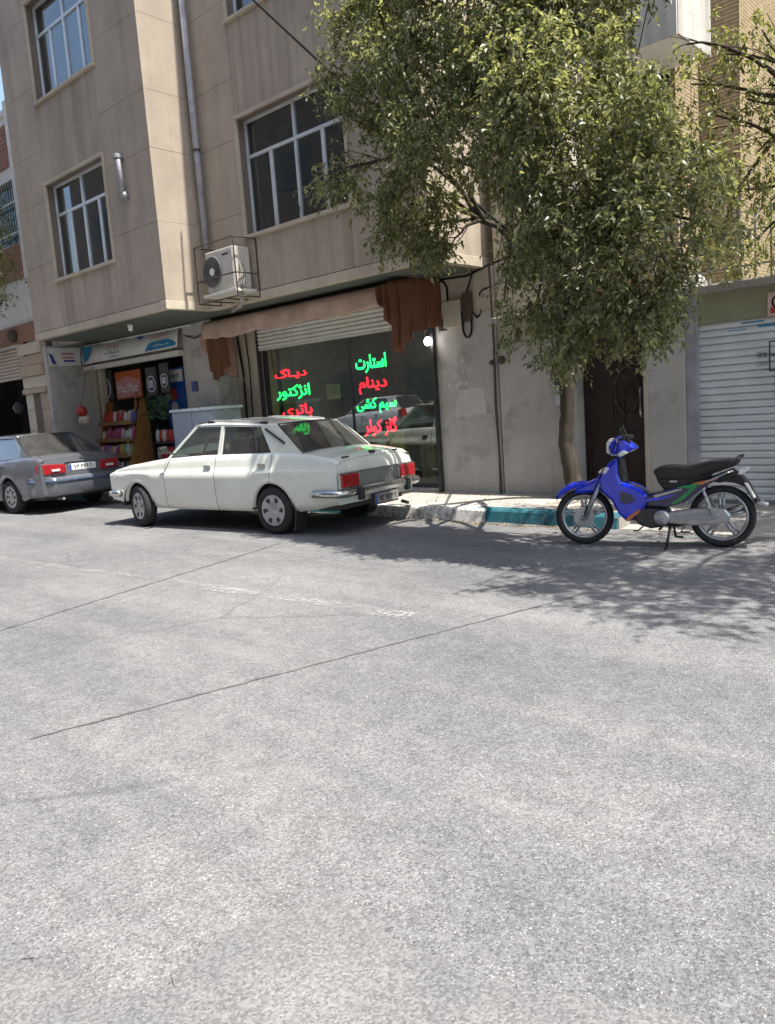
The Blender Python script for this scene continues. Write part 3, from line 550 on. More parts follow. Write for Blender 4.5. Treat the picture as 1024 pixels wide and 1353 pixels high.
for word, px0, px1, py0, py1, mt, lab in (
    ('استارت', 471, 511, 468, 491, 'neon_g', 'green neon word on shop glass, topmost of its column, above a red word'),
    ('دینام', 475, 512, 497, 519, 'neon_r', 'red neon word on shop glass directly below the topmost green word'),
    ('سیم کشی', 472, 524, 525, 545, 'neon_g', 'long green neon word on shop glass between two red words'),
    ('گاز کولر', 482, 525, 551, 575, 'neon_r', 'red neon word on shop glass just above the yellow poster'),
    ('دیـاگ', 364, 406, 486, 500, 'neon_r', 'red neon word high on the shop pane beside the conduit wall'),
    ('انژکتور', 366, 410, 508, 527, 'neon_g', 'green neon word between red words on the pane beside the conduit wall'),
    ('باتری', 374, 413, 533, 551, 'neon_r', 'red neon word partly hidden behind the white sedan roof'),
    ('ریمپ', 383, 409, 558, 577, 'neon_g', 'green neon word seen through rear window of the white sedan')):
    a, b = atY(px0, (py0 + py1) / 2, YN), atY(px1, (py0 + py1) / 2, YN); c_ = atY((px0 + px1) / 2, (py0 + py1) / 2, YN)
    zt_, zb_ = atY((px0 + px1) / 2, py0, YN), atY((px0 + px1) / 2, py1, YN)
    tag(text_mesh('neon_sign', shape(word), abs(b.x - a.x), abs(zt_.z - zb_.z), mt, (c_.x, PANE(c_.z) + .008, c_.z), FRONT, tube=.006), lab, 'neon sign', 'neon words in the shop window')

# ------------------------------------------------------------------ things inside the lettered shop
ct = thing('shop_counter', 'dark service counter with pale top inside the lettered shop', 'counter', (-9.6, 10.6, .1))
MB().box(-10.6, -8.9, 10.35, 10.95, .1, 1.12).build('body', 'counter', ct, bevel=.01); MB().box(-10.65, -8.85, 10.3, 11.0, 1.12, 1.17).build('top', 'panelgrey', ct, bevel=.008)
for k in range(4): MB().box(-10.55 + k * .42, -10.19 + k * .42, 10.335, 10.348, .2, 1.05).build('panel', 'darksteel', ct, bevel=.004)
def pxrect(px0, py0, px1, py1, Y): a, b = atY(px0, py0, Y), atY(px1, py1, Y); return a.x, b.x, b.z, a.z
x0, x1, z0, z1 = pxrect(431, 508, 450, 526, 10.3)
nt_ = thing('notice', 'white printed paper notice standing on the shop counter', 'notice', (x0, 10.3, z0)); MB().box(x0, x1, 10.3, 10.31, z0, z1).build('sheet', 'paper', nt_)
for k in range(5): MB().box(x0 + .03, x1 - .03 - .03 * (k % 2), 10.297, 10.2995, z1 - .05 - k * .035, z1 - .04 - k * .035).build('print_line', 'panelgrey', nt_)
MB().box(x0 + .04, x1 - .04, 10.312, 10.42, 1.17, z0 + .03).build('stand', 'counter', nt_)
x0, x1, z0, z1 = pxrect(512, 570, 536, 597, 9.03)
ps = thing('poster', 'yellow poster stuck inside the shop glass below the red word', 'poster', (x0, 9.04, z0)); MB().prism([(PANE(z0) + .001, z0), (PANE(z0) + .004, z0), (PANE(z1) + .004, z1), (PANE(z1) + .001, z1)], x0, x1, 'x').build('sheet', 'yellow', ps)
MB().poly([(x0 + .05, PANE(z0) - .009, z0 + .03), (x0 + .16, PANE(z0) - .009, z0 + .05), (x0 + .12, PANE(z0) - .0105, z0 + .14)]).build('print_mark', 'wood', ps)
x0, x1, z0, z1 = pxrect(556, 588, 578, 634, 9.045)
ps = thing('poster', 'olive yellow panel inside the shop glass beside the jamb', 'poster', (x0, 9.04, z0)); MB().prism([(PANE(z0) + .001, z0), (PANE(z0) + .004, z0), (PANE(z1) + .004, z1), (PANE(z1) + .001, z1)], x0, x1, 'x').build('sheet', M('olive_yellow', (.16, .16, .03), .6, var=.2), ps)
MB().box(x0 + .05, x0 + .09, PANE(z1) - .012, PANE(z1) - .0095, z0 + .05, z1 - .09).box(x0 + .05, x0 + .2, PANE(z1) - .012, PANE(z1) - .0095, z1 - .09, z1 - .05).build('print_mark', 'counter', ps)
# goods on a wall rack, hanging lamp and clock deeper in the room
lmp = thing('wall_clock', 'pale round wall clock on dark board at the back of the lettered shop', 'clock', tuple(atY(433, 490, 11.8)))
c0 = atY(433, 474, 11.8); MB().lathe([(0, -.05), (.14, -.05), (.17, -.03), (.17, .02), (0, .02)], c0, 'y', 24).build('dial', 'offwhite', lmp)
MB().lathe([(.15, -.055), (.185, -.055), (.185, .02), (.15, .02)], c0, 'y', 24).build('rim', 'darksteel', lmp); MB().box(c0.x - .22, c0.x + .22, 11.85, 12.35, c0.z - .75, c0.z + .4).build('board', 'counter', lmp)
shv = thing('tool_shelf', 'dark steel shelf unit standing along the side wall of the lettered shop', 'shelf', (-7.6, 11.4, .1))
for z in (.5, 1.0, 1.5, 2.0): MB().box(-8.6, -7.25, 11.7, 12.3, z, z + .03).build('shelf_board', 'panelgrey', shv)
for x in (-8.58, -7.3):
    for y in (11.72, 12.26): MB().box(x, x + .04, y, y + .04, .1, 2.2).build('upright', 'darksteel', shv)
for k in range(9):
    q = random.Random(k); x = -8.45 + (k % 5) * .24; z = (.53, 1.03, 1.53)[k // 3]
    tag(MB().box(x, x + q.uniform(.1, .2), 11.78, 12.05, z, z + q.uniform(.12, .3)).build('parts_box', ('bluebox', 'offwhite', 'wood', 'panelgrey')[k % 4], bevel=.006), 'small %s parts box on the %s board of the steel shelf in the lettered shop' % (('blue', 'off-white', 'brown', 'grey')[k % 4], ('lowest', 'second', 'third')[k // 3]), 'box', 'boxes on the shop shelf')
x0, x1, z0, z1 = pxrect(448, 534, 467, 542, 10.2)
tag(MB().box(x0, x1, 10.4, 10.6, 1.17, 1.17 + .14).build('battery_box', 'bluebox', bevel=.01), 'blue box lying on the counter of the lettered shop', 'box')

# ================================================================== GROCERY under the first bay
YG = 8.45
# banner wraps from the front onto the return wall
bn = thing('shop_banner', 'white vinyl banner with blue shapes above the grocery entrance', 'banner', (-14.4, 8.3, 2.7))
bx0, bx1 = -16.33, -12.62; YB = 8.33
def bz(x, t): u = (x - bx0) / (bx1 - bx0); return lerp(lerp(2.78, 2.79, u), lerp(3.155, 3.13, u), t)
n = 40; rows = [[(lerp(bx0, bx1, i / n), YB + .012 * math.sin(i * .6) + .06 * t, bz(lerp(bx0, bx1, i / n), t)) for i in range(n + 1)] for t in (0, .5, 1)]
MB().grid(rows).build('banner_sheet', 'banner', bn, smooth=True, solid=.006)
MB().grid([[(-16.325, lerp(7.62, YB, i / 6), lerp(lerp(2.76, 2.78, i / 6), 3.14, t)) for i in range(7)] for t in (0, 1)]).build('side_sheet', 'banner', bn, solid=.006)
def bprint(pts, mat, nm='print_shape'): return MB().poly([(lerp(bx0, bx1, u), YB - .018 + .06 * t, bz(lerp(bx0, bx1, u), t)) for u, t in pts]).build(nm, mat, bn)
bprint([(.70, .06), (.985, .10), (.99, .25), (.95, .45), (.90, .55), (.74, .5), (.715, .3)], 'bannerblue'); bprint([(.01, .98), (.125, .98), (.12, .6), (.085, .2), (.045, .05), (.03, .4)], 'bannerblue')
bprint([(.60, .97), (.69, .95), (.655, .75)], 'bannernavy'); bprint([(.0, .02), (.02, .02), (.012, .28)], 'bannerblue')
MB().poly([(-16.318, 7.64, 3.03), (-16.318, 7.72, 3.0), (-16.318, 7.80, 2.79), (-16.318, 7.70, 2.82)]).build('print_shape', 'bannernavy', bn)
def btext(s, u0, u1, t0, t1, mat):
    xa, xb = lerp(bx0, bx1, u0), lerp(bx0, bx1, u1); xm = (xa + xb) / 2
    text_mesh('lettering', shape(s), xb - xa, (bz(xm, t1) - bz(xm, t0)), mat, (xm, YB - .02 + .06 * (t0 + t1) / 2, bz(xm, (t0 + t1) / 2)), FRONT, parent=bn)
btext('سوپر مارکت', .26, .43, .55, .88, 'bannerpink'); btext('لبنیات', .28, .43, .28, .5, 'bannernavy'); btext('مواد', .33, .42, .1, .22, 'bannernavy')
btext('سوپر', .75, .92, .62, .86, 'bannerpink'); btext('لبنیات', .80, .91, .84, .97, 'bannernavy'); btext('مواد', .77, .92, .22, .38, 'banner')
for k, (y0, w, z, mt) in enumerate(((7.9, .3, 3.0, 'bannerpink'), (7.92, .26, 2.92, 'bannerpink'), (7.95, .25, 2.85, 'bannernavy'))): MB().box(-16.322, -16.316, y0, y0 + w, z, z + .04).build('print_line', mt, bn)
MB().box(-16.30, -12.64, 8.34, 8.47, 2.64, 2.74).build('lower_rail', 'offwhite', bn, bevel=.01)
MB().tube([(-16.3, 8.40, 3.16), (-12.2, 8.38, 3.14)], .02, 8).build('rail', 'offwhite', bn)
# entrance frame
for a, b in ((-16.35, -16.12), (-15.98, -15.88), (-12.75, -12.62)): MB().box(a, b, 8.5, 8.62, .14, 2.72).build('door_frame', 'cement_beige', bld)
# snack rack
rk = thing('snack_rack', 'wooden tiered snack rack standing in the grocery entrance', 'rack', (-15, 8.2, .15))
rx0, rx1 = -15.75, -14.40
tiers = [(.42, 8.02), (.80, 8.10), (1.12, 8.18), (1.46, 8.26)]
for z, y in tiers:
    MB().box(rx0, rx1, y, y + .34, z, z + .025).build('shelf_board', 'wood', rk, bevel=.004); MB().box(rx0, rx1, y - .015, y, z - .01, z + .07).build('shelf_lip', 'wood', rk, bevel=.004)
for x in (rx0 - .03, rx1): MB().prism([(7.98, .15), (8.64, .15), (8.64, 1.95), (8.5, 1.95)], x, x + .035, 'x').build('side_frame', 'wood', rk)
MB().tube([(rx1 + .02, 8.0, .16), (rx1 - .2, 8.55, 2.1)], .018, 6).build('strut', 'wood', rk); MB().tube([(rx1 - .5, 8.0, .16), (rx1 - .1, 8.5, 1.9)], .016, 6).build('strut', 'wood', rk)
hues = [(.42, .04, .03), (.5, .10, .03), (.45, .30, .05), (.5, .42, .33), (.10, .10, .35), (.35, .06, .12), (.2, .3, .12), (.5, .5, .48)]
PM = [M('snack_foil_%d' % i, h, .35, .1, var=.25, scale=14) for i, h in enumerate(hues)]
names = ['red', 'orange', 'mustard', 'cream', 'blue', 'crimson', 'green', 'white']; tn = ['lowest', 'second lowest', 'second highest', 'topmost']
def pillow(mb, c, w, h, d, tilt):
    """puffed foil bag"""
    n = 5; rows = []
    for s in (1, -1):
        rows = [[(c[0] + (i / n - .5) * w * (1 - .06 * math.sin(math.pi * j / n)), c[1] + tilt * (j / n) - s * d * math.sin(math.pi * i / n) * math.sin(math.pi * j / n), c[2] + h * j / n) for i in range(n + 1)] for j in range(n + 1)]
        mb.grid(rows)
    return mb
for ti, (z, y) in enumerate(tiers):
    x = rx0 + .06; q = random.Random(40 + ti)
    while x < rx1 - .06:
        w = q.uniform(.09, .15); h = q.uniform(.19, .285)
        k = q.choice([[3, 6, 4, 0], [2, 3, 5, 6, 4], [5, 7, 3, 0, 5], [0, 0, 1, 0, 7]][ti])
        if ti == 3 and x > rx1 - .5: k = q.choice([7, 4, 3])
        for r_ in range(2):
            p = pillow(MB(), (x + w / 2, y + .09 + .13 * r_, z + .022), w, h + .03 * r_, .035, .03).build('snack_packet', PM[k], smooth=True)
            tag(p, '%s foil snack packet in the %s row of the %s rack tier' % (names[k], ('front', 'back')[r_], tn[ti]), 'snack packet', 'snack packets on the rack')
        x += w + .012
# red-capped bundle beside the rack, hanging boards, drinks banners, fridge
rb = thing('snack_bag', 'shiny round red net bag hanging beside the grocery entrance', 'bag', tuple(atY(108, 560, 7.95)))
c0 = atY(108, 543, 7.95); q = .115
MB().lathe([(0, -q), (q * .7, -q * .75), (q, -.1 * q), (q * .95, .3 * q), (q * .6, .8 * q), (.02, q)], c0, 'z', 18).build('bag_body', PM[0], rb, smooth=True)
MB().lathe([(0, -.12), (.10, -.09), (.13, .02), (.1, .09), (.0, .1)], c0 + Vector((.05, .02, -.2)), 'z', 14).build('lower_bag', PM[3], rb, smooth=True); MB().tube([c0 + Vector((0, 0, .1)), c0 + Vector((0, .2, .8)), (c0.x, 8.36, 2.7)], .006, 6).build('string', 'cable', rb)
def board(label, px0, py0, px1, py1, Y, mat, extra=None, name='hanging_board', cat='board', depth=.03):
    x0, x1, z0, z1 = pxrect(px0, py0, px1, py1, Y); o = thing(name, label, cat, (x0, Y, z0)); MB().box(x0, x1, Y, Y + depth, z0, z1).build('panel', mat, o, bevel=.005)
    if extra: extra(o, x0, x1, z0, z1, Y)
    return o
def mazmaz(o, x0, x1, z0, z1, Y):
    MB().prism([(x0 + .04, z0 + .02), (x1 - .03, z0 + .05), (x1 - .03, z0 + .36), ((x0 + x1) / 2, z0 + .46), (x0 + .04, z0 + .36)], Y - .012, Y - .002).build('logo_plate', 'bannerpink', o)
    text_mesh('lettering', 'MazMaz', (x1 - x0) * .8, .17, 'paper', ((x0 + x1) / 2, Y - .016, z0 + .22), FRONT, parent=o)
board('orange snack display board with pale logo hung above the rack', 151, 492, 188, 524, 8.68, 'boxorange', mazmaz)
def roundlogo(o, x0, x1, z0, z1, Y):
    c = Vector(((x0 + x1) / 2, Y - .012, z0 + (z1 - z0) * .42)); r = (x1 - x0) * .42
    MB().lathe([(r * .86, 0), (r, 0), (r, .006), (r * .86, .006)], c, 'y', 28).build('logo_ring', 'paper', o); MB().lathe([(0, .002), (r * .85, .002)], c, 'y', 28).build('logo_disc', 'bannernavy', o)
    for k in (-1, 0, 1): MB().box(c.x - r * .5, c.x + r * .5, c.y - .006, c.y, c.z + k * r * .3 - .02, c.z + k * r * .3 + .02).build('logo_bar', 'paper', o)
board('dark banner with round white logo left of the orange board', 128, 492, 150, 528, 8.66, 'counter', roundlogo)
board('dark banner with round white logo right of the orange board', 191, 486, 209, 522, 8.70, 'counter', roundlogo)
board('dark banner with round white logo beside the blue fridge', 209, 480, 225, 518, 8.72, 'counter', roundlogo)
fr = thing('drinks_fridge', 'tall blue drinks fridge with white header in the grocery entrance', 'fridge', (-13.5, 8.9, .15))
fx0, fx1, fy = -14.0, -13.05, 8.95; rr = atY(216, 488, fy); fx0 = rr.x; fx1 = atY(246, 534, fy).x
MB().box(fx0, fx1, fy, fy + .6, .15, 2.5).build('casing', 'fridgeblue', fr, bevel=.02); MB().box(fx0 + .01, fx1 - .01, fy - .02, fy, 2.22, 2.46).build('header', 'white', fr, bevel=.006)
text_mesh('lettering', 'pepsi', .4, .1, 'bannernavy', ((fx0 + fx1) / 2, fy - .024, 2.34), FRONT, parent=fr)
for z, m in ((1.98, 'signred'), (1.72, 'paper'), (1.55, 'signred')): MB().lathe([(0, -.012), (.1, -.012), (.12, -.008), (.12, 0)], ((fx0 + fx1) / 2 - .06, fy, z), 'y', 20).build('logo_disc', m, fr)
MB().box(fx0 + .04, fx1 - .04, fy - .012, fy, .3, 1.35).build('door', 'shopglass', fr)
fg = MB(); q = random.Random(8)      # green leafy goods hanging behind
pl = thing('hanging_greens', 'dark green bunch of goods hanging between logo banners and fridge', 'goods', tuple(atY(208, 545, 8.6)))
for k in range(160):
    c = atY(q.uniform(192, 224), q.uniform(522, 552), 8.6); a = Vector((q.gauss(0, 1), q.gauss(0, 1), q.gauss(0, 1))).normalized() * .06; b = a.cross(Vector((0, 1, .3))).normalized() * .04
    fg.add([c - a, c + b, c + a, c - b], [(0, 1, 2, 3)])
fg.build('leaf_mass', M('dark_green', (.04, .09, .05), .6), pl); MB().tube([atY(208, 522, 8.62), (atY(208, 522, 8.62).x, 8.62, 2.74)], .006, 5).build('string', 'cable', pl)
for k in range(14):
    q = random.Random(70 + k); c = atY(q.uniform(190, 222), 0, 8.3); x = -13.95 + .12 * (k % 7); z = .72 + .34 * (k // 7)
    kc = q.choice([0, 5, 7, 0]); tag(pillow(MB(), (x, 8.52, z), .115, .24, .04, .02).build('snack_packet', PM[kc], smooth=True), '%s foil bag on the %s shelf of the low stand by the steel cabinet' % (names[kc], ('lower', 'upper')[k // 7]), 'snack packet', 'packets on the low stand')
ls = thing('display_stand', 'low dark display stand of foil bags beside the steel cabinet', 'stand', (-13.6, 8.6, .15))
for z in (.69, 1.03): MB().box(-14.05, -13.12, 8.44, 8.66, z, z + .025).build('shelf_board', 'darksteel', ls)
for x in (-14.05, -13.15): MB().box(x, x + .03, 8.6, 8.63, .15, 1.4).box(x, x + .03, 8.45, 8.48, .15, 1.05).build('upright', 'darksteel', ls)
cb = thing('steel_cabinet', 'blue-grey steel cabinet on pavement behind the white sedan', 'cabinet', (-11.6, 8.0, .15))
MB().box(-12.25, -11.0, 7.82, 8.38, .15, 1.60).build('body', 'cabinet', cb, bevel=.01); MB().box(-12.28, -10.97, 7.79, 8.41, 1.60, 1.65).build('top', 'cabtop', cb, bevel=.006)
for a, b in ((-12.23, -11.64), (-11.62, -11.02)): d_ = MB().box(a, b, 7.805, 7.819, .22, 1.57).build('door', 'cabinet', cb, bevel=.005); MB().box(b - .07, b - .05, 7.78, 7.804, .85, 1.0).build('handle', 'zinc', d_)

# ================================================================== LEFT NEIGHBOUR
Y0 = 7.6; XR = -16.5
lb = thing('neighbour_building', 'pale building with barred window and red brick panel beside the tan apartments', 'building', (-20, 8, 0))
zt = atY(10, 150, Y0).z
barw = pxrect(-60, 262, 33, 322, Y0)    # barred window
bz0, bz1 = atY(28, 318, Y0).z, atY(22, 232, Y0).z; bxr = atY(30, 280, Y0).x
wall_cells(MB(), -26, XR, 3.3, zt, [(-20.6, bxr, bz0, bz1)], Y0, Y0 + .25).build('wall', 'stucco', lb)
MB().box(-26, XR, Y0 + .25, 17, 3.2, zt).build('block', 'stucco', lb)
MB().box(XR - .28, XR, Y0 - .05, Y0, 4.6, zt + .25).build('column', 'stucco', lb, bevel=.01); MB().box(-26, XR - .28, Y0 - .03, Y0 + .3, zt, zt + .12).build('parapet', 'stucco', lb)
za, zb = atY(8, 222, Y0).z, atY(5, 165, Y0).z
bp_ = MB().box(-20.6, XR - .34, Y0 - .01, Y0 + .0, za, zb).build('brick_panel', 'backing', lb)
nrow = 9
for k in range(nrow):
    z0_, z1_ = lerp(za, zb, k / nrow), lerp(za, zb, (k + 1) / nrow); x = -20.6 - (k % 2) * .15
    if k < 4:
        if k == 0:
            xx = -20.6
            while xx < XR - .36: MB().box(xx, min(xx + .085, XR - .345), Y0 - .03, Y0 - .011, za, lerp(za, zb, 4 / nrow) - .01).build('brick', 'redbrick', bp_); xx += .1
        continue
    while x < XR - .36:
        MB().box(max(x, -20.6), min(x + .29, XR - .345), Y0 - .03, Y0 - .011, z0_, z1_ - .012).build('brick', 'redbrick', bp_); x += .3
wf = MB().box(-20.6, bxr, Y0 + .1, Y0 + .14, bz0, bz0 + .05).box(-20.6, bxr, Y0 + .1, Y0 + .14, bz1 - .05, bz1).box(bxr - .05, bxr, Y0 + .1, Y0 + .14, bz0 + .05, bz1 - .05).box(-20.6, bxr - .05, Y0 + .105, Y0 + .135, lerp(bz0, bz1, .68), lerp(bz0, bz1, .72)).build('window', 'alu', lb)
MB().box(-20.6, bxr - .05, Y0 + .115, Y0 + .12, bz0 + .05, bz1 - .05).build('pane', 'glass', wf)
x = bxr - .06
while x > -20.5: MB().box(x - .014, x, Y0 + .02, Y0 + .035, bz0, bz1).build('bar', 'darksteel', wf); x -= .115
for z in (bz0 + .2, bz1 - .45): MB().box(-20.6, bxr, Y0 + .0, Y0 + .02, z, z + .03).build('rail', 'offwhite', wf)
MB().box(-26, XR, Y0 - .08, Y0, 3.35, 3.72).build('cornice', 'redbrick', lb, bevel=.02); MB().box(-26, XR - .2, Y0 - .02, Y0 - .001, 4.95 - .3, bz0 - .02).build('band', 'redbrick', lb)
# ground floor: stone pillar in blocks, shutter head, dark shop opening
xp0, xp1 = atY(31, 500, Y0).x, XR
z = .1; k = 0
zr_ = [.1, .55, 1.0, 1.45, 1.9, 2.25, 2.36, 2.62, 2.85, 3.08, 3.32]
MB().box(xp0 + .01, xp1 - .01, Y0 + .02, 8.6, 0, 3.3).build('pillar', 'backing', lb)
for z0_, z1_ in zip(zr_, zr_[1:]):
    if z1_ < 2.3:
        w3 = (xp1 - xp0) / 3
        for i in range(3): MB().box(xp0 + i * w3 + .005, xp0 + (i + 1) * w3 - .005, Y0 - (.0, -.05, .0)[i] - .0, Y0 + .1, z0_ + .004, z1_ - .004).build('stone_block', ('stone2', 'stone', 'stone')[i], lb, bevel=.006)
    else: MB().box(xp0 - .03, xp1, Y0 - (.05 if k % 2 else .01), Y0 + .1, z0_ + .004, z1_ - .004).build('stone_block', 'stone' if k % 3 else 'stone2', lb, bevel=.006)
    k += 1
for i in range(9): MB().prism([(Y0 + .12, 2.62 + i * .075), (Y0 + .09, 2.64 + i * .075), (Y0 + .09, 2.67 + i * .075), (Y0 + .12, 2.69 + i * .075)], -26, xp0 - .04, 'x').build('shutter_slat', 'stone2', lb)
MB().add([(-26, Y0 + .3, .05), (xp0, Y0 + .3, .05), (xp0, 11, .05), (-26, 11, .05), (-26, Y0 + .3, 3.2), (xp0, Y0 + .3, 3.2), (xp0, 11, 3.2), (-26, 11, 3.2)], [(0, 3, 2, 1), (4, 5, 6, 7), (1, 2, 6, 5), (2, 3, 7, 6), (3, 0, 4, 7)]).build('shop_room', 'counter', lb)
for k in range(12):
    q = random.Random(k + 5); c = (xp0 - q.uniform(.1, 1.6), Y0 + q.uniform(.5, 1.1), q.uniform(1.0, 2.4))
    tag(MB().lathe([(0, -.16), (.12, -.13), (.17, 0), (.1, .12), (.03, .16)], c, 'z', 10).build('hanging_bag', ('black', 'trim', 'panelgrey')[k % 3], smooth=True), '%s bag hanging in the doorway of the stone-clad shop' % ('black', 'charcoal', 'mid-grey')[k % 3], 'bag', 'bags in the dark doorway')
c0 = atY(18, 444, Y0 - .1)
fx = thing('wall_lamp', 'round dark floodlight with looped cable on the stone-clad pillar', 'lamp', tuple(c0))
MB().lathe([(0, -.09), (.12, -.09), (.15, -.05), (.12, .06), (0, .1)], c0, 'y', 18).build('housing', 'steel', fx, smooth=True); MB().tube([c0 + Vector((.1, .02, 0)), c0 + Vector((.3, .06, .2)), c0 + Vector((.38, .08, -.2)), c0 + Vector((.3, .08, -.45)), c0 + Vector((.26, .09, -.1))], .018, 6).build('cable', 'cable', fx, smooth=True)
MB().box(c0.x - .02, c0.x + .02, c0.y + .05, Y0 + .1, c0.z - .02, c0.z + .02).build('bracket', 'steel', fx)

# ================================================================== RIGHT NEIGHBOUR: forecourt wall, iron door, garage, brick house behind
gw = thing('forecourt_wall', 'grey cement street wall beside the iron door under the tree', 'wall', (-5.5, 8.97, 0))
MB().box(-6.06, -4.93, 8.95, 9.3, .1, 2.16).build('lower_render', 'cement', gw, bevel=.012); MB().box(-6.07, -4.93, 8.985, 9.3, 2.16, 5.4).build('upper_render', 'cement_beige', gw)
MB().tube([(-6.11, 8.93, .1), (-6.10, 8.925, .7), (-6.12, 8.93, 1.4), (-6.10, 8.93, 2.2), (-6.12, 8.94, 3.2)], [.02, .014, .018, .013, .014], 6).build('conduit', 'steel', gw)
MB().lathe([(0, -.04), (.05, -.03), (.06, 0)], (-6.0, 8.955, 1.95), 'y', 10).lathe([(0, -.05), (.03, -.03), (.035, 0)], (-6.16, 8.955, 1.93), 'y', 8).build('outlet', 'steel', gw)
it = thing('intercom', 'small pale intercom panel on the cement wall left of iron door', 'intercom', (-5.2, 8.94, 1.5))
x0, x1, z0, z1 = pxrect(731, 496, 746, 516, 8.94)
MB().box(x0, x1, 8.925, 8.952, z0, z1).build('panel', 'zinc', it, bevel=.004); MB().box(x0 + .02, x1 - .02, 8.918, 8.924, z0 + .08, z1 - .03).build('speaker', 'darksteel', it); MB().box(x0 + .03, x1 - .03, 8.916, 8.924, z0 + .02, z0 + .06).build('button', 'paper', it)
x0, x1, z0, z1 = pxrect(734, 521, 746, 534, 8.94); tag(MB().box(x0, x1, 8.93, 8.952, z0, z1).build('bell_plate', 'zinc', bevel=.004), 'small grey bell plate just below the intercom panel', 'bell plate')
dr = thing('iron_door', 'dark brown iron double door with scrollwork behind the tree trunk', 'door', (-4.46, 9.15, .15))
for a, b in ((-4.93, -4.475), (-4.465, -4.02)):
    lf = MB().box(a + .01, b - .005, 9.15, 9.2, .16, 2.25).build('leaf', 'iron', dr, bevel=.006)
    for z0_, z1_ in ((.24, .8), (.9, 1.5), (1.6, 2.15)): MB().box(a + .06, b - .05, 9.135, 9.15, z0_, z0_ + .03).box(a + .06, b - .05, 9.135, 9.15, z1_ - .03, z1_).box(a + .06, a + .09, 9.135, 9.15, z0_ + .03, z1_ - .03).box(b - .08, b - .05, 9.135, 9.15, z0_ + .03, z1_ - .03).build('moulding', 'iron', lf)
cx_, cz_ = -4.33, 1.42
sw_ = MB()
for s_ in (1, -1): sw_.tube([(cx_ + s_ * (.19 - .15 * abs(math.sin(a * .5)) * .9) * math.cos(a) , 9.12, cz_ + .30 * math.sin(a)) for a in [i * math.pi / 8 - math.pi / 2 for i in range(9)]], .012, 6)
for k in range(4): a = k * math.pi / 2; sw_.tube([(cx_ + .05 * math.cos(a + i * .6) * (1 + i * .2), 9.125, cz_ + .05 * math.sin(a + i * .6) * (1 + i * .2)) for i in range(6)], .008, 5)
sw_.build('scrollwork', 'steel', dr); hd = MB().tube([(-4.14, 9.09, 1.12), (-4.14, 9.07, 1.15), (-4.14, 9.07, 1.42), (-4.14, 9.09, 1.45)], .012, 8).build('handle', 'zinc', dr, smooth=True)
MB().box(-4.15, -4.13, 9.08, 9.15, 1.11, 1.14).box(-4.15, -4.13, 9.08, 9.15, 1.43, 1.46).build('handle_post', 'zinc', hd); MB().box(-4.93, -4.02, 9.1, 9.3, .14, .165).build('threshold', 'cement', dr)
gp = thing('gate_pillar', 'grey cement pillar between the iron door and white garage shutter', 'pillar', (-3.75, 9, 0))
MB().box(-4.02, -3.55, 8.95, 9.35, .05, 2.42).build('shaft', 'cement', gp, bevel=.015); MB().box(-4.035, -3.99, 8.93, 8.955, .12, 2.3).build('edge_strip', 'cement_beige', gp, bevel=.006)
MB().box(-4.93, -4.02, 9.0, 9.35, 2.25, 2.42).build('lintel', 'cement', gp)
gr = thing('garage_shutter', 'pale grey-white slatted garage roller shutter behind the motorcycle', 'garage door', (-2, 9, 0))
for x in (-3.55, -.6): MB().box(x, x + .14, 8.97, 9.1, .05, 2.42).build('guide_rail', 'pipe', gr, bevel=.008)
z = .13; zs_ = []
while z < 2.06:
    j = rnd.uniform(-.003, .003); MB().prism([(9.055, z), (9.03 + j, z + .012), (9.025 + j, z + .045), (9.035 + j, z + .07), (9.055, z + .077), (9.07, z + .077), (9.07, z)], -3.41, -.6, 'x').build('slat', 'garage', gr); z += .079
MB().box(-3.41, -.6, 9.06, 9.09, .1, 2.1).build('backing', 'pipe', gr)
# stencilled marks on the shutter
mk = MB(); YM = 9.021
def rect_line(mb, x0, x1, z0, z1, w=.012, y=YM): mb.box(x0, x1, y, y + .003, z0, z0 + w).box(x0, x1, y, y + .003, z1 - w, z1).box(x0, x0 + w, y, y + .003, z0 + w, z1 - w).box(x1 - w, x1, y, y + .003, z0 + w, z1 - w)
a = atY(1016, 450, YM); b = atY(1016, 490, YM); rect_line(mk, a.x, a.x + .5, b.z, a.z); c = (a.z + b.z) / 2; mk.box(a.x + .012, a.x + .488, YM, YM + .003, c, c + .012); mk.box(a.x + .06, a.x + .085, YM, YM + .003, b.z - .3, b.z - .03)
mk.build('stencil_mark', 'ink', gr)
text_mesh('stencil_mark', '\u06F1\u06F2\u06F5', .10, .055, 'ink', (a.x - .07, YM, c + .02), FRONT, parent=gr); text_mesh('stencil_mark', shape('تابلو'), .1, .035, 'pipe', (a.x - .07, YM, c - .08), FRONT, parent=gr)
MB().box(-2.95, -2.72, YM, YM + .003, 2.055, 2.07).box(-3.1, -2.9, YM, YM + .003, 1.99, 2.0).box(-2.78, -2.45, YM, YM + .003, 2.0, 2.02).build('stencil_mark', 'bannerblue', gr); text_mesh('stencil_mark', shape('تابلو'), .14, .05, 'pipe', (-3.02, YM, .38), FRONT, parent=gr)
gl_ = thing('garage_lintel', 'olive-grey rendered lintel wall with coping above the garage shutter', 'wall', (-2, 9.1, 2.1))
MB().box(-3.55, 1.5, 8.985, 9.3, 2.1, 2.42).build('lintel', M_plaster('olive_render', (.29, .29, .19), .3), gl_); MB().box(-6.05, 1.5, 8.82, 9.4, 2.42, 2.50).build('coping', 'concrete', gl_, bevel=.015)
MB().box(-.46, 1.5, 8.99, 9.3, .05, 2.1).build('side_wall', 'cement', gl_)
MB().box(-6.2, 4, 9.3, 10.4, 2.3, 2.42).build('terrace_floor', 'concrete', gl_)
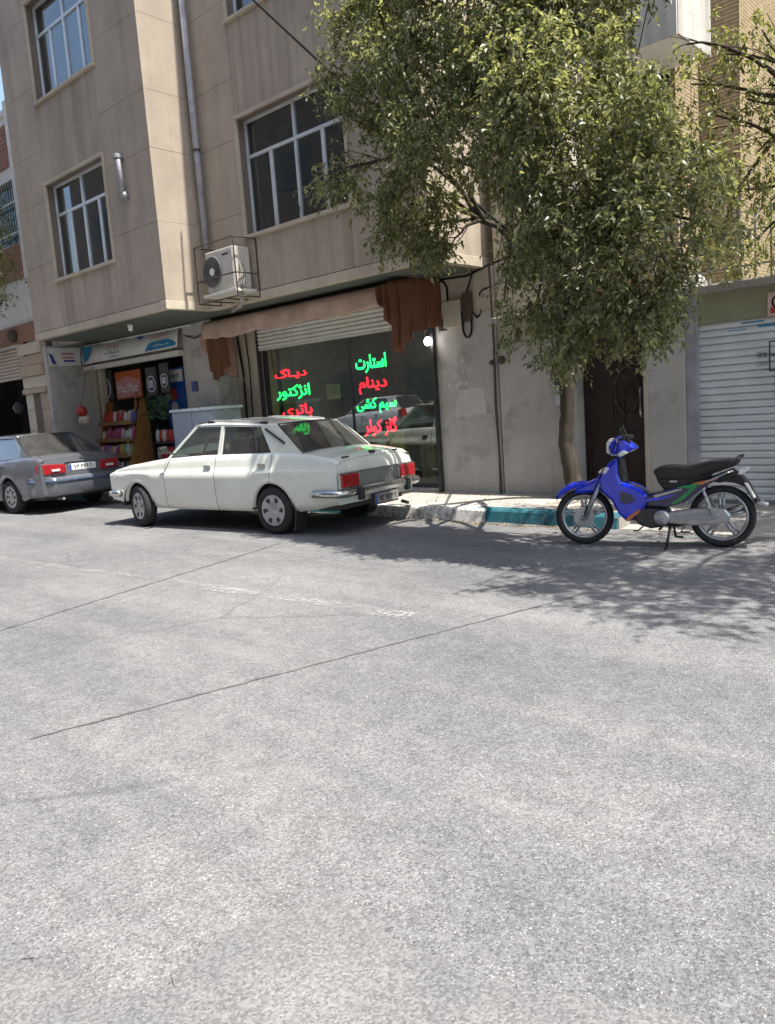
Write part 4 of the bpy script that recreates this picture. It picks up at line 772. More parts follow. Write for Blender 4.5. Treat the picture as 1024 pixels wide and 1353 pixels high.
sg = thing('wall_sign', 'pale pink sign with black ring and red strip above the garage shutter', 'sign', (-2.6, 8.97, 2.1))
a = atY(1014, 386, 8.97); b = atY(1014, 418, 8.97); MB().box(a.x, a.x + .5, 8.965, 8.984, b.z, a.z).build('panel', 'signpink', sg, bevel=.003); MB().box(a.x + .03, a.x + .47, 8.962, 8.9645, b.z + .03, b.z + .09).build('strip', 'signred', sg)
MB().lathe([(.055, 0), (.075, 0), (.075, .003), (.055, .003)], (a.x + .115, 8.961, a.z - .105), 'y', 24).build('ring', 'ink', sg)
# railing
rl = thing('terrace_railing', 'white-grey steel bar railing with pointed uprights on the garage coping', 'railing', (-2, 9.1, 2.5))
x = -4.1
while x < 1.4: MB().box(x, x + .018, 9.09, 9.108, 2.50, 3.32).build('upright', 'zinc', rl); x += .158
for z in (2.66, 3.02, 3.22): MB().box(-4.15, 1.4, 9.108, 9.12, z, z + .022).build('rail', 'zinc', rl)
# rubbish bag / plaster lump on the coping
q = random.Random(3); lump = MB(); c0 = Vector((-3.42, 8.98, 2.50)); lump.lathe([(.13, 0), (.12, .05), (.09, .10), (.04, .13), (0, .135)], c0, 'z', 12)
for v in lump.v: v += Vector((q.uniform(-.015, .015), q.uniform(-.015, .015), q.uniform(-.008, .012) if v.z > 2.51 else 0))
tag(lump.build('plaster_lump', 'paper', smooth=True), 'whitish lump lying on the coping above the garage beside the foliage', 'rubble')
# brick house set back
hb_ = thing('brick_house', 'yellow brick house with balcony set back behind the railing', 'house', (-4, 11, 0))
YA, YBk = 10.5, 11.3
xa = atY(893, 150, YA).x; xb_ = xa; xbr = atY(978, 150, YBk).x
wz0, wz1 = atY(890, 165, YA).z, atY(880, 62, YA).z; wx0, wx1 = xa - .55, xa - .06
wall_cells(MB(), -6.2, xa, 0, 13, [(wx0 - .9, wx1, wz0, wz1)], YA, YA + .3).build('wall', 'yellowbrick', hb_)
MB().box(-6.2, xa, YA + .5, YA + .52, wz0 - .3, wz1 + .3).build('room', 'room', hb_)
hw_ = MB().box(wx0 - .9, wx1, YA + .1, YA + .15, wz0, wz0 + .05).box(wx0 - .9, wx1, YA + .1, YA + .15, wz1 - .05, wz1).box(wx1 - .05, wx1, YA + .1, YA + .15, wz0 + .05, wz1 - .05).box(wx1 - .42, wx1 - .38, YA + .1, YA + .15, wz0 + .05, wz1 - .05).box(wx0 - .9, wx1 - .05, YA + .095, YA + .145, wz1 - .5, wz1 - .46).build('window', 'alu', hb_)
MB().box(wx0 - .9, wx1 - .05, YA + .12, YA + .126, wz0 + .05, wz1 - .05).build('pane', 'glass', hw_)
MB().box(xa - .3, xa, YA + .3, YBk + .2, 0, 13).build('wall', 'yellowbrick', hb_); MB().box(xa, xbr, YBk, YBk + .3, 0, 13).build('wall', 'yellowbrick', hb_); MB().box(xbr - .3, xbr, YBk + .3, 17, 0, 13).build('wall', 'yellowbrick', hb_)
MB().box(xbr, 5, 13.6, 13.9, 0, 13).build('wall', 'yellowbrick', hb_); MB().box(-6.2, 5, 13.9, 17, 12.8, 13).build('roof', 'concrete', hb_)
bs = atY(893, 42, 9.5)
MB().box(-6.0, bs.x, 9.5, YA, bs.z, bs.z + .14).build('balcony_slab', 'white', hb_, bevel=.01); MB().box(-6.0, bs.x + .02, 9.47, 9.5, bs.z - .03, bs.z + 1.0).box(bs.x, bs.x + .03, 9.5, YA, bs.z - .02, bs.z + 1.0).build('balcony_front', M_plaster('balcony_render', (.50, .48, .44), .7, (.1, .09, .08)), hb_)

# ================================================================== CARS
def wheel(parent, x, y, r, side, style, turn=0., w=.17):
    """tyre + rim, sub-parts cover holes; side +1 = left (outer face +y)"""
    c = Vector((x, y, r)); o = side
    def spin(mb):
        if turn:
            Rz = Matrix.Rotation(turn, 4, 'Z')
            for i, v in enumerate(mb.v): mb.v[i] = c + (Rz @ (v - c))
        return mb
    h = w / 2; tr = spin(MB().lathe([(r * .62, -h * .8), (r * .9, -h), (r * .97, -h * .8), (r, -h * .35), (r, h * .35), (r * .97, h * .8), (r * .9, h), (r * .62, h * .8), (r * .60, 0), (r * .62, -h * .8)], c, 'y', 36)).build('wheel', 'rubber', parent, smooth=True, world=False)
    ph = h * o
    spin(MB().lathe([(0, ph * .95), (r * .16, ph * .92), (r * .2, ph * .8), (r * .5, ph * .86), (r * .58, ph * .93), (r * .64, ph * .98), (r * .66, ph * .86), (r * .62, ph * .5)], c, 'y', 32)).build('rim', 'hub', tr, smooth=True, world=False)
    k = 8 if style == 'holes' else 6
    for i in range(k):
        a = 2 * math.pi * i / k; mb = MB()
        if style == 'holes': q = [(r * (.44 + .075 * math.cos(b)), r * .085 * math.sin(b) * 1.1) for b in [j * math.pi / 4 for j in range(8)]]
        else: q = [(r * .34, -r * .04), (r * .54, -r * .15), (r * .57, r * .05), (r * .40, r * .07)]
        pts = [(u * math.cos(a) - v_ * math.sin(a), u * math.sin(a) + v_ * math.cos(a)) for u, v_ in q]
        spin(mb.prism([(x + u, r + v_) for u, v_ in pts], y + ph * .80, y + ph * .935)).build('cover_slot', 'black', tr, world=False)
    return tr
def make_car(S, label, loc, rz, group=None):
    P = S['paint']; root = thing(S['name'], label, 'car', loc, rz, group); B = lambda mb, nm, m, par=root, **k: mb.build(nm, m, par, world=False, **k)
    xr, xf, wb, hw0, rA, rW = S['xr'], S['xf'], S['wb'], S['hw'], S['arch'], S['rw']
    top = lambda x: interp(S['top'], x); plan = lambda x: interp(S['plan'], x); vert = lambda z: interp(S['vert'], z); low = lambda x: interp(S['low'], x)
    hw = lambda x, z: hw0 * plan(x) * vert(z)
    def bottom(x):
        z = low(x)
        for c in (0, wb):
            d = abs(x - c)
            if d < rA: z = max(z, rW + math.sqrt(rA * rA - d * d) * .98)
        return z
    def panel(x0, x1, nm, sgn, zlo=None):
        n = max(6, int((x1 - x0) / .03)); xs = [lerp(x0, x1, i / n) for i in range(n + 1)]; rows = []
        for x in xs:
            zb, zt_ = bottom(x), top(x); row = []
            if zb > low(x) + .01: row.append((x, sgn * (hw(x, zb) - .05), zb + .005)); row.append((x, sgn * (hw(x, zb) + .012), zb))
            else: row.append((x, sgn * (hw(x, zb) - .05), zb)); row.append((x, sgn * hw(x, zb), zb + .005))
            zl = [lerp(zb, zt_ - .02, j / 10) for j in range(1, 11)]
            if S.get('crease'):
                c0, c1 = S['crease']; lo_ = max(zb + .02, .0)
                zl = [lerp(lo_, c0, j / 6) for j in range(1, 7)] + [lerp(c1, zt_ - .02, j / 3) for j in range(0, 4)] if zt_ - .03 > c1 and c0 > lo_ else zl
            for z in zl:
                lip = .012 * max(0, 1 - (z - zb) / .05) if zb > low(x) + .01 else 0
                row.append((x, sgn * (hw(x, z) + lip), z))
            row.append((x, sgn * (hw(x, zt_) - .022), zt_ - .004)); row.append((x, sgn * (hw(x, zt_) - .06), zt_)); rows.append(row)
        return B(MB().grid(rows), nm, P, smooth=True)
    g = .004; cuts = S['cuts']
    for sgn in (1, -1):
        for (x0, x1, nm) in cuts:
            o = panel(x0 + g, x1 - g, nm, sgn)
            if nm.endswith('door'):
                hx = x0 + .14; hz = top(hx) - S.get('hdrop', .11); y = hw(hx, hz)
                B(MB().box(hx - .065, hx + .065, sgn * (y + .002), sgn * (y + .028), hz - .016, hz + .016), 'handle', S['handle'], o, bevel=.008)
                if S.get('sidestrip'): B(MB().grid([[(lerp(x0 + .01, x1 - .01, i / 8), sgn * (hw(lerp(x0, x1, i / 8), z) + .008), z) for i in range(9)] for z in (S['sidestrip'] - .012, S['sidestrip'] + .012)]), 'trim_strip', S['handle'], o, solid=.01)
    # decks
    def deck(x0, x1, nm, crown=.03, n=12):
        rows = []
        for i in range(n + 1):
            x = lerp(x0, x1, i / n); w = hw(x, top(x)) - .058
            rows.append([(x, w * t, top(x) + crown * (1 - t * t)) for t in [j / 6 - 1 for j in range(13)]])
        return B(MB().grid(rows), nm, P, smooth=True)
    xcw, xtw, xtr, xbr = S['xcw'], S['xtw'], S['xtr'], S['xbr']; zrf, hr = S['zr'], S['hr']; zrr = S.get('zrr', zrf); zr_at = lambda x: lerp(zrr, zrf, max(0, min(1, (x - xtr) / (.75 * (xtw - xtr)))))
    deck(xcw - .12, xf - .02, 'bonnet')
    if xbr - xr > .12: deck(xr + .02, xbr + .08, 'boot_lid')
    # ends
    def end(x, nm, sg):
        zt_ = top(x); zb = low(x); rows = []
        for j in range(9):
            z = lerp(zb, zt_, j / 8); w = hw(x, z) - .0 if j < 8 else hw(x, z) - .03
            bul = S['bulge'] * (1 if sg > 0 else 1)
            rows.append([(x + sg * bul * (1 - t * t) * (1 - .5 * abs(j / 8 - .5)) - sg * (.025 if j == 8 else 0), w * t, z + (.03 * (1 - t * t) if j == 8 else 0)) for t in [k / 6 - 1 for k in range(13)]])
        return B(MB().grid(rows), nm, P, smooth=True)
    end(xf - .01, 'front_panel', 1); re = end(xr + .01, 'rear_panel', -1)
    # greenhouse: point(x, t): t=0 belt, 1 roof rail
    zb_ = lambda x: top(x) - .005
    def gp_(x, t, sgn, xb=None): hbq = hw(x if xb is None else xb, top(x if xb is None else xb)) - .055; return Vector((x, sgn * lerp(hbq, hr, t ** 1.15), lerp(zb_(x if xb is None else xb), zr_at(x), t)))
    def quadstrip(pts, nm, m, th=.025):
        n = len(pts); mb = MB(); out = [Vector(p) for p in pts]; inn = [p - Vector((0, th * (1 if p.y > 0 else -1), 0)) for p in out]
        mb.add(out + inn, [tuple(range(n)), tuple(range(2 * n - 1, n - 1, -1))] + [(i, (i + 1) % n, n + (i + 1) % n, n + i) for i in range(n)]); return B(mb, nm, m)
    ap, cp = S['ap'], S['cp']      # pillar widths
    xq = S['cq']                   # base of C pillar front edge, and top
    TR = .93
    for sgn in (1, -1):
        lx = lambda a, b, t: lerp(a, b, t)
        P_ = lambda a, b, t: gp_(lerp(a, b, t), t, sgn)
        quadstrip([P_(xcw, xtw, 0), P_(xcw - ap, xtw - ap, 0), P_(xcw - ap, xtw - ap, TR), P_(xcw, xtw, 1)], 'pillar', P)
        quadstrip([P_(xq[0], xq[1], 0), P_(xbr, xtr, 0), P_(xbr, xtr, .5), P_(xbr, xtr, 1), P_(xq[0], xq[1], TR)], 'pillar', P)
        quadstrip([gp_(xtw - ap * .9, TR, sgn), gp_(xtw, 1, sgn), gp_(xtr, 1, sgn), gp_(xq[1], TR, sgn)], 'roof_rail', P)
        xb_ = S['xb']; quadstrip([gp_(xb_ + .035, 0, sgn), gp_(xb_ - .035, 0, sgn), gp_(xb_ - .05, TR, sgn), gp_(xb_ + .01, TR, sgn)], 'pillar', P if S.get('bpaint', True) else 'trim')
        for a0, a1, b0, b1 in ((xcw - ap, xtw - ap, xb_ + .035, xb_ + .01), (xb_ - .035, xb_ - .05, xq[0], xq[1])):
            cs = [gp_(a0, 0, sgn), gp_(b0, 0, sgn), gp_(b1, TR, sgn), gp_(a1, TR, sgn)]
            gl = B(MB().poly([p - Vector((0, .012 * sgn, 0)) for p in cs]), 'side_window', 'carglass')
            if a0 < xb_ and S.get('qbar'):
                q0 = lerp(b0, a0, .26); q1 = lerp(b1, a1, .16)
                B(MB().tube([gp_(q0, 0, sgn), gp_(q1, TR, sgn)], .010, 6), 'divider', 'trim', gl)
            B(MB().tube([cs[0], cs[1]], .009, 6).tube([cs[2], cs[3]], .007, 6), 'window_trim', 'chrome' if S.get('chrome') else 'black', gl)
        if S.get('vent'):
            c = gp_((xq[0] + xbr) / 2 + .03, .35, sgn); d = gp_((xq[1] + xtr) / 2 + .03, .85, sgn); B(MB().tube([c + Vector((0, .008 * sgn, 0)), d + Vector((0, .008 * sgn, 0))], .014, 6), 'vent', 'black')
        my = hw(xcw - .25, .9); B(MB().prism([(sgn * (my + .04), top(1) + .05), (sgn * (my + .17), top(1) + .05), (sgn * (my + .18), top(1) + .13), (sgn * (my + .05), top(1) + .15)], xcw - .20, xcw - .13, 'x'), 'mirror', 'black', bevel=.02); B(MB().tube([(xcw - .18, sgn * (my - .05), top(1) + .03), (xcw - .16, sgn * (my + .09), top(1) + .08)], .014, 6), 'mirror_arm', 'black')
    def screen(xa, xb2, nm, bow):
        rows = []
        for j in range(7):
            t = j / 6; x = lerp(xa, xb2, t); row = []
            for k in range(9):
                u = k / 4 - 1; p = gp_(x, t, 1, xa if t < .999 else xb2) if False else gp_(x, t, 1); wy = p.y - .03
                z = lerp(zb_(xa), zr_at(xb2), t) + .012 * (1 - u * u); row.append((x + bow * (1 - u * u), wy * u, z))
            rows.append(row)
        gl = B(MB().grid(rows), nm, 'carglass', smooth=True); e = [rows[0], rows[-1], [r[0] for r in rows], [r[-1] for r in rows]]
        mb = MB()
        for q in e: mb.tube(q, .016, 6)
        B(mb, 'seal', 'black', gl); return gl
    screen(xcw - .02, xtw, 'windscreen', .05); screen(xbr + .02, xtr, 'rear_window', -.05)
    rows = []
    for i in range(11):
        t = i / 10; x = lerp(xtr - .01, xtw + .01, t); zr = zr_at(x); zc = zr + S['crown'] * math.sin(math.pi * (.12 + .76 * t)); rows.append([(x + .05 * (1 - u * u) * (t - .5) * 2, u * (hr + .008), lerp(zr - .004, zc, (1 - u * u) ** .7 if abs(u) < 1 else 0)) for u in [k / 6 - 1 for k in range(13)]])
    B(MB().grid(rows), 'roof', P, smooth=True, solid=.02)
    # inner dark tub, floor, wells
    B(MB().box(xr + .12, xf - .12, -hw0 * .80, hw0 * .80, low(1) + .02, top(1) - .30), 'underbody', 'black')
    for c in (0, wb):
        for sgn in (1, -1): B(MB().prism([(c + (rA + .02) * math.cos(a), rW + (rA + .02) * math.sin(a)) for a in [math.pi * i / 12 for i in range(13)]], sgn * (hw0 * .60), sgn * (hw0 * .965)) if False else MB().grid([[(c + (rA + .01) * math.cos(a), y, max(low(1), rW + (rA + .01) * math.sin(a))) for a in [math.pi * i / 14 for i in range(15)]] for y in (sgn * hw0 * .55, sgn * hw0 * .975)]), 'wheel_well', 'black')
    # seats, dash, steering wheel
    for x, n_ in ((xtw - .55, 2), (xtr + .15, 1)):
        ys = (hw0 * .45, -hw0 * .45) if n_ == 2 else (0,)
        for y in ys:
            w = .24 if n_ == 2 else .6
            B(MB().prism([(x, top(1) - .45), (x + .5, top(1) - .42), (x + .52, top(1) - .33), (x + .1, top(1) - .3), (x - .08, top(1) + .18), (x - .2, top(1) + .18), (x - .1, top(1) - .4)], y - w, y + w), 'seat', 'seatcloth', bevel=.04)
            if n_ == 2: B(MB().prism([(x - .10, top(1) + .2), (x - .2, top(1) + .2), (x - .22, top(1) + .38), (x - .13, top(1) + .38)], y - .13, y + .13), 'headrest', 'seatcloth', bevel=.03)
    B(MB().box(xcw - .45, xcw - .1, -hw0 * .85, hw0 * .85, top(1) - .3, top(1) + .01), 'dashboard', 'seatcloth', bevel=.03)
    sy = hw0 * .45; tw = [(xcw - .62 - .05 * math.sin(a), sy + .18 * math.cos(a), top(1) + .03 + .17 * math.sin(a)) for a in [2 * math.pi * i / 16 for i in range(17)]]
    B(MB().tube(tw, .013, 6).tube([(xcw - .62, sy - .17, top(1) + .03), (xcw - .62, sy + .17, top(1) + .03)], .012, 6).tube([(xcw - .6, sy, top(1) + .03), (xcw - .4, sy, top(1) - .06)], .02, 6), 'steering_wheel', 'black', smooth=True)
    for c, tn_ in ((0, 0), (wb, S.get('steer', 0.))):
        for sgn in (1, -1): wheel(root, c, sgn * (hw0 - .10), rW, sgn, S['wheel'], tn_)
    B(MB().tube([(0, -hw0 + .15, rW), (0, hw0 - .15, rW)], .04, 8).tube([(wb, -hw0 + .15, rW), (wb, hw0 - .15, rW)], .03, 8), 'axle', 'black')
    S['hwf'] = hw; S['topf'] = top; S['B'] = B; return root
def plate(B, x, y, z, w, h, sx, txt, mat='plate'):
    pl = B(MB().box(x - .006, x + .006, y - w / 2, y + w / 2, z - h / 2, z + h / 2), 'licence_plate', mat, bevel=.004)
    s = -1 if sx < 0 else 1
    B(MB().box(x + s * .0065, x + s * .009, y - s * w / 2 + (-s * -.0), y - s * (w / 2 - .045), z - h / 2 + .004, z + h / 2 - .004), 'plate_band', 'plateblue', pl)
    t = text_mesh('plate_digits', txt, w * .72, h * .6, 'ink', (x + s * .009, y + s * .02, z), ((0, s, 0), (0, 0, 1), (s, 0, 0)), parent=None)
    t.parent = pl; return pl

# ---- the white sedan
SK = 1.02
PK = dict(name='sedan', paint='cream', xr=-1.02, xf=3.40, wb=2.68, hw=.815, arch=.345, rw=.295, handle='chrome', cuts=[(-1.02, .0, 'rear_wing'), (.0, 1.0, 'rear_door'), (1.0, 2.04, 'front_door'), (2.04, 3.40, 'front_wing')],
          top=[(-1.02, .855), (-.92, .91), (-.5, .965), (.0, .99), (1.2, .985), (2.0, .96), (2.8, .885), (3.25, .815), (3.40, .76)], plan=[(-1.02, .91), (-.7, .96), (0, .99), (1.2, 1.0), (2.4, .985), (3.05, .95), (3.40, .90)],
          vert=[(.2, .93), (.4, .985), (.62, 1.0), (.765, 1.0), (.783, .968), (.99, .905)], low=[(-1.02, .37), (-.6, .30), (-.3, .27), (.5, .27), (2.2, .27), (2.8, .31), (3.40, .37)], xcw=2.08, xtw=1.50, xtr=.02, xbr=-.44, crease=(.765, .784), zr=1.385, zrr=1.325, hr=.585, ap=.07, cp=.2, cq=(.06, .30), xb=1.0, crown=.05, bulge=.03, wheel='slots', steer=R_(-14), qbar=True, chrome=True, vent=True, hdrop=.14)
pk = make_car(PK, 'old cream-white four-door sedan with roof rails parked before the lettered shop', (-7.53, 6.81, 0), math.pi + R_(5.3)); B = PK['B']; hwf = PK['hwf']
X = -1.055
rp = B(MB().box(X, X + .03, -.715, .715, .545, .735), 'rear_trim_panel', 'panelgrey', bevel=.006); B(MB().box(X - .003, X - .0005, -.71, .71, .72, .732), 'trim_line', 'chrome', rp)
for s in (1, -1):
    tl = B(MB().box(X - .028, X - .004, s * .41, s * .725, .565, .715), 'tail_light', 'redlens', bevel=.01); B(MB().box(X - .012, X + .02, s * .395, s * .742, .548, .732), 'bezel', 'chrome', tl, bevel=.006); B(MB().box(X - .031, X - .027, s * .52, s * .58, .585, .63), 'reversing_lens', 'redlens', tl)
    B(MB().tube([(X - .05, s * .42, .50), (X - .05, s * .70, .50), (X + .0, s * .79, .50), (X + .12, s * .815, .505), (X + .34, s * .825, .505)], .045, 8), 'bumper_end', 'chrome', smooth=True)
    B(MB().prism([(X - .11, .40), (X - .05, .40), (X - .05, .56), (X - .11, .54)], s * .42, s * .50), 'overrider', 'black', bevel=.01)
    B(MB().box(X + .06, X + .12, s * .60, s * .612, .10, .32) if False else MB().prism([(-.36, .06), (-.40, .30), (-.38, .30), (-.34, .06)], s * .60, s * .80), 'mud_flap', 'black')
bm_ = B(MB().prism([(X - .085, .45), (X - .04, .44), (X - .04, .56), (X - .085, .55), (X - .098, .5)], -.42, .42), 'rear_bumper', 'chrome', bevel=.012)
plate(B, X - .08, -.02, .375, .46, .115, -1, '\u06F7\u06F2 \u06F7\u06F7\u06F3 \u06F2', 'plate_dirty'); B(MB().box(X - .072, X - .03, -.26, .22, .30, .44), 'plate_bracket', 'trim')
for s in (1, -1):
    B(MB().tube([(.22, s * .53, 1.34), (.28, s * .535, 1.362), (.7, s * .54, 1.396), (1.15, s * .54, 1.42), (1.27, s * .535, 1.418), (1.34, s * .53, 1.395)], .013, 8), 'roof_rail_bar', 'zinc', smooth=True)
    for x, zz in ((.28, 1.375), (1.26, 1.425)): B(MB().box(x - .06, x + .06, s * .525, s * .55, zz - .06, zz), 'rail_foot', 'black', bevel=.006)
    hl = B(MB().lathe([(0, .02), (.075, .015), (.085, 0), (.085, -.05)], (3.41, s * .56, .62), 'x', 20), 'headlight', 'lampglass', smooth=True)
B(MB().tube([(3.36, -.76, .47), (3.48, -.62, .47), (3.51, 0, .47), (3.48, .62, .47), (3.36, .76, .47), (3.10, .80, .47)], .048, 8), 'front_bumper', 'chrome', smooth=True)
B(MB().box(3.38, 3.425, -.45, .45, .54, .70), 'grille', 'trim', bevel=.01)
for y, nm in ((-.46, 'badge'), (.50, 'badge')): B(MB().box(-1.03, -1.005, y - .07, y + .07, .845, .865) if False else MB().box(-.975, -.95, y - .06, y + .06, .895, .915), nm, 'trim', bevel=.003)
B(MB().box(-.985, -.95, -.05, .05, .905, .94), 'boot_handle', 'black', bevel=.006); B(MB().tube([(-1.0, -.5, .25), (-1.1, -.5, .23)], .022, 8), 'exhaust', 'steel')
B(MB().tube([(-.9, 0, .3), (1.5, .1, .22)], .03, 6), 'exhaust_pipe', 'steel')

# ---- the grey sedan
GR = dict(name='sedan', paint='greycar', xr=-1.04, xf=3.42, wb=2.67, hw=.86, arch=.365, rw=.305, handle='trim', cuts=[(-1.04, .05, 'rear_wing'), (.05, .95, 'rear_door'), (.95, 2.0, 'front_door'), (2.0, 3.42, 'front_wing')],
          top=[(-1.04, .93), (-.9, .985), (-.5, 1.0), (.3, .95), (1.5, .915), (2.1, .895), (2.8, .80), (3.3, .70), (3.42, .62)], plan=[(-1.04, .90), (-.8, .955), (-.3, .99), (1.2, 1.0), (2.4, .98), (3.1, .93), (3.42, .86)],
          vert=[(.2, .95), (.4, .985), (.62, 1.0), (.8, .985), (1.0, .93)], low=[(-1.04, .34), (-.6, .28), (-.4, .23), (.5, .22), (2.2, .22), (2.9, .24), (3.42, .28)], xcw=2.2, xtw=1.35, xtr=.12, xbr=-.62, zr=1.375, hr=.58, ap=.075, cp=.2, cq=(-.30, .10), xb=1.0, crown=.045, bulge=.05, wheel='holes', sidestrip=.52, bpaint=False)
gc = make_car(GR, 'dark grey metallic sedan parked in front of the grocery snack rack', (-14.6, 6.62, 0), math.pi + R_(4)); B = GR['B']; X = -1.085
for s in (1, -1):
    tl = B(MB().add([(X - .02, s * .34, .69), (X + .03, s * .72, .69), (X + .16, s * .80, .69), (X + .16, s * .79, .86), (X + .03, s * .72, .87), (X - .02, s * .34, .85)] + [(X + .08, s * .34, .69), (X + .13, s * .72, .69), (X + .2, s * .74, .69), (X + .2, s * .74, .86), (X + .13, s * .72, .87), (X + .08, s * .34, .85)],
                    [(0, 1, 4, 5), (1, 2, 3, 4), (5, 4, 10, 11), (4, 3, 9, 10), (0, 6, 7, 1), (1, 7, 8, 2), (0, 5, 11, 6), (2, 8, 9, 3)]), 'tail_light', 'redlens', bevel=.012)
    B(MB().box(X - .026, X - .0, s * .45, s * .60, .735, .775), 'reversing_lens', 'lampglass', tl, bevel=.004)
bp2 = B(MB().grid([[(lerp(X - .08 + dx, X + .35, max(0, abs(u) - .72) / .28 * (1 if abs(u) > .72 else 0)), u * (.855 if abs(u) < .9 else .875), z) for u in [k / 20 - 1 for k in range(41)]] for z, dx in ((.30, .05), (.36, .01), (.50, -.005), (.60, 0), (.635, .03), (.64, .10))]), 'rear_bumper', 'greycar', smooth=True, solid=.02)
B(MB().grid([[(lerp(X - .10, X + .34, max(0, abs(u) - .72) / .28 * (1 if abs(u) > .72 else 0)), u * (.872 if abs(u) < .9 else .89), z) for u in [k / 20 - 1 for k in range(41)]] for z in (.545, .565, .60)]), 'bumper_strip', M('bumper_blue_grey', (.10, .13, .20), .25, .4), bp2, smooth=True, solid=.008)
plate(B, X + .015, 0, .78, .52, .115, -1, '\u06F7\u06F4 \u06F4\u06F7\u06F9 \u06F2\u06F0'); B(MB().box(X + .03, X + .05, -.30, .30, .71, .85), 'plate_recess', 'trim', bevel=.006)
B(MB().box(X + .02, X + .045, -.03, .03, .90, .95), 'badge', 'trim', bevel=.006); B(MB().box(X + .0, X + .05, -.33, .33, .865, .89), 'boot_trim', 'greycar', bevel=.008)
B(MB().tube([(-.7, .45, .26), (-1.12, .45, .25)], .025, 8), 'exhaust', 'zinc')
for s in (1, -1): B(MB().box(3.36, 3.43, s * .45, s * .75, .58, .68), 'headlight', 'lampglass', bevel=.02)
B(MB().box(3.36, 3.5, -.8, .8, .3, .52), 'front_bumper', 'greycar', bevel=.05)

# ---- cars standing across the street (seen in the shop glass)
HB = dict(name='hatchback', paint='whitecar', xr=-.62, xf=3.2, wb=2.44, hw=.83, arch=.345, rw=.295, handle='whitecar', cuts=[(-.62, .35, 'rear_wing'), (.35, 1.0, 'rear_door'), (1.0, 1.9, 'front_door'), (1.9, 3.2, 'front_wing')],
          top=[(-.62, .96), (-.4, .98), (.5, .95), (1.8, .90), (2.5, .80), (3.1, .66), (3.2, .58)], plan=[(-.62, .88), (-.3, .96), (.3, 1.0), (1.6, 1.0), (2.6, .95), (3.2, .82)], vert=[(.2, .95), (.5, 1.0), (.75, .985), (1.0, .92)], low=[(-.62, .3), (-.4, .24), (.5, .22), (2.2, .22), (3.2, .26)],
          xcw=2.15, xtw=1.25, xtr=-.22, xbr=-.52, zr=1.39, hr=.57, ap=.08, cp=.2, cq=(-.05, .14), xb=.98, crown=.045, bulge=.06, wheel='slots', bpaint=False)
hb2 = make_car(HB, 'white hatchback parked across the street, mirrored in the shop glass', (-18.4, -3.0, 0), math.pi); B = HB['B']
for s in (1, -1): B(MB().prism([(-.70, .72), (-.55, .70), (-.50, .95), (-.62, .98)], s * .50, s * .80), 'tail_light', 'redlens', bevel=.02)
B(MB().box(-.74, -.5, -.80, .80, .34, .6), 'rear_bumper', 'whitecar', bevel=.06); plate(B, -.70, 0, .72, .5, .11, -1, '\u06F7\u06F2 \u06F4\u06F7')
S2 = dict(GR); S2.update(paint='silvercar'); s2 = make_car(S2, 'silver sedan parked across the street opposite the white sedan', (-11.2, -2.6, 0), math.pi); B = S2['B']
for s in (1, -1): B(MB().box(-1.1, -1.0, s * .5, s * .8, .68, .84), 'tail_light', 'redlens', bevel=.02)

# ================================================================== MOTORCYCLE (x forward, y left, origin under the rear axle)
R0, F0 = atZ(955, 722), atZ(774, 718); dv = (F0 - R0).normalized()
mc = thing('motorcycle', 'blue underbone motorcycle with black seat on its stand by the kerb', 'motorcycle', (R0.x, R0.y, 0), math.atan2(dv.y, dv.x)); WB = (F0 - R0).length
B = lambda mb, nm, m, par=mc, **k: mb.build(nm, m, par, world=False, **k)
def mwheel(x, r, turn, nm, w):
    c = Vector((x, 0, r)); Rz = Matrix.Rotation(turn, 4, 'Z')
    def T(mb):
        for i, v in enumerate(mb.v): mb.v[i] = c + Rz @ (v - c)
        return mb
    ty = B(T(MB().lathe([(r - .062, -w * .32), (r - .03, -w * .5), (r - .008, -w * .3), (r, 0), (r - .008, w * .3), (r - .03, w * .5), (r - .062, w * .32), (r - .062, -w * .32)], c, 'y', 44)), nm, 'rubber', smooth=True)
    B(T(MB().lathe([(r - .06, -w * .34), (r - .057, 0), (r - .06, w * .34), (r - .078, w * .30), (r - .085, 0), (r - .078, -w * .30), (r - .06, -w * .34)], c, 'y', 44)), 'rim', 'alloy', ty, smooth=True)
    for k in range(5):
        a = 2 * math.pi * k / 5 + .3; mb = MB()
        for o in (-.10, .10): mb.tube([c + Vector((.035 * math.cos(a + o * 3), 0, .035 * math.sin(a + o * 3))), c + Vector(((r - .078) * math.cos(a + o), 0, (r - .078) * math.sin(a + o)))], [.017, .012], 6)
        B(T(mb), 'spoke', 'alloy', ty, smooth=True)
    B(T(MB().lathe([(0, -.07), (.03, -.07), (.05, -.045), (.055, .03), (.03, .07), (0, .07)], c, 'y', 20)), 'wheel_hub', 'alloy', ty, smooth=True)
    return ty
steer = R_(9)
fw = mwheel(WB, .272, steer, 'front_wheel', .085); rw_ = mwheel(0, .278, 0, 'rear_wheel', .095)
cF = Vector((WB, 0, .272)); RzF = Matrix.Rotation(steer, 4, 'Z'); ax = Vector((WB - .06, 0, 0))
def TF(mb):
    for i, v in enumerate(mb.v): mb.v[i] = Vector((cF.x, 0, v.z)) + RzF @ Vector((v.x - cF.x, v.y, 0))
    return mb
for s in (1, -1): B(TF(MB().tube([(WB - .01, s * .075, .272), (WB - .09, s * .075, .44), (WB - .20, s * .06, .66)], [.024, .021, .017], 10)), 'fork_leg', 'alloy', smooth=True)
B(TF(MB().lathe([(.09, .052), (.098, .052), (.098, .058), (.04, .058)], cF, 'y', 24)), 'brake_disc', 'zinc')
fr_ = []
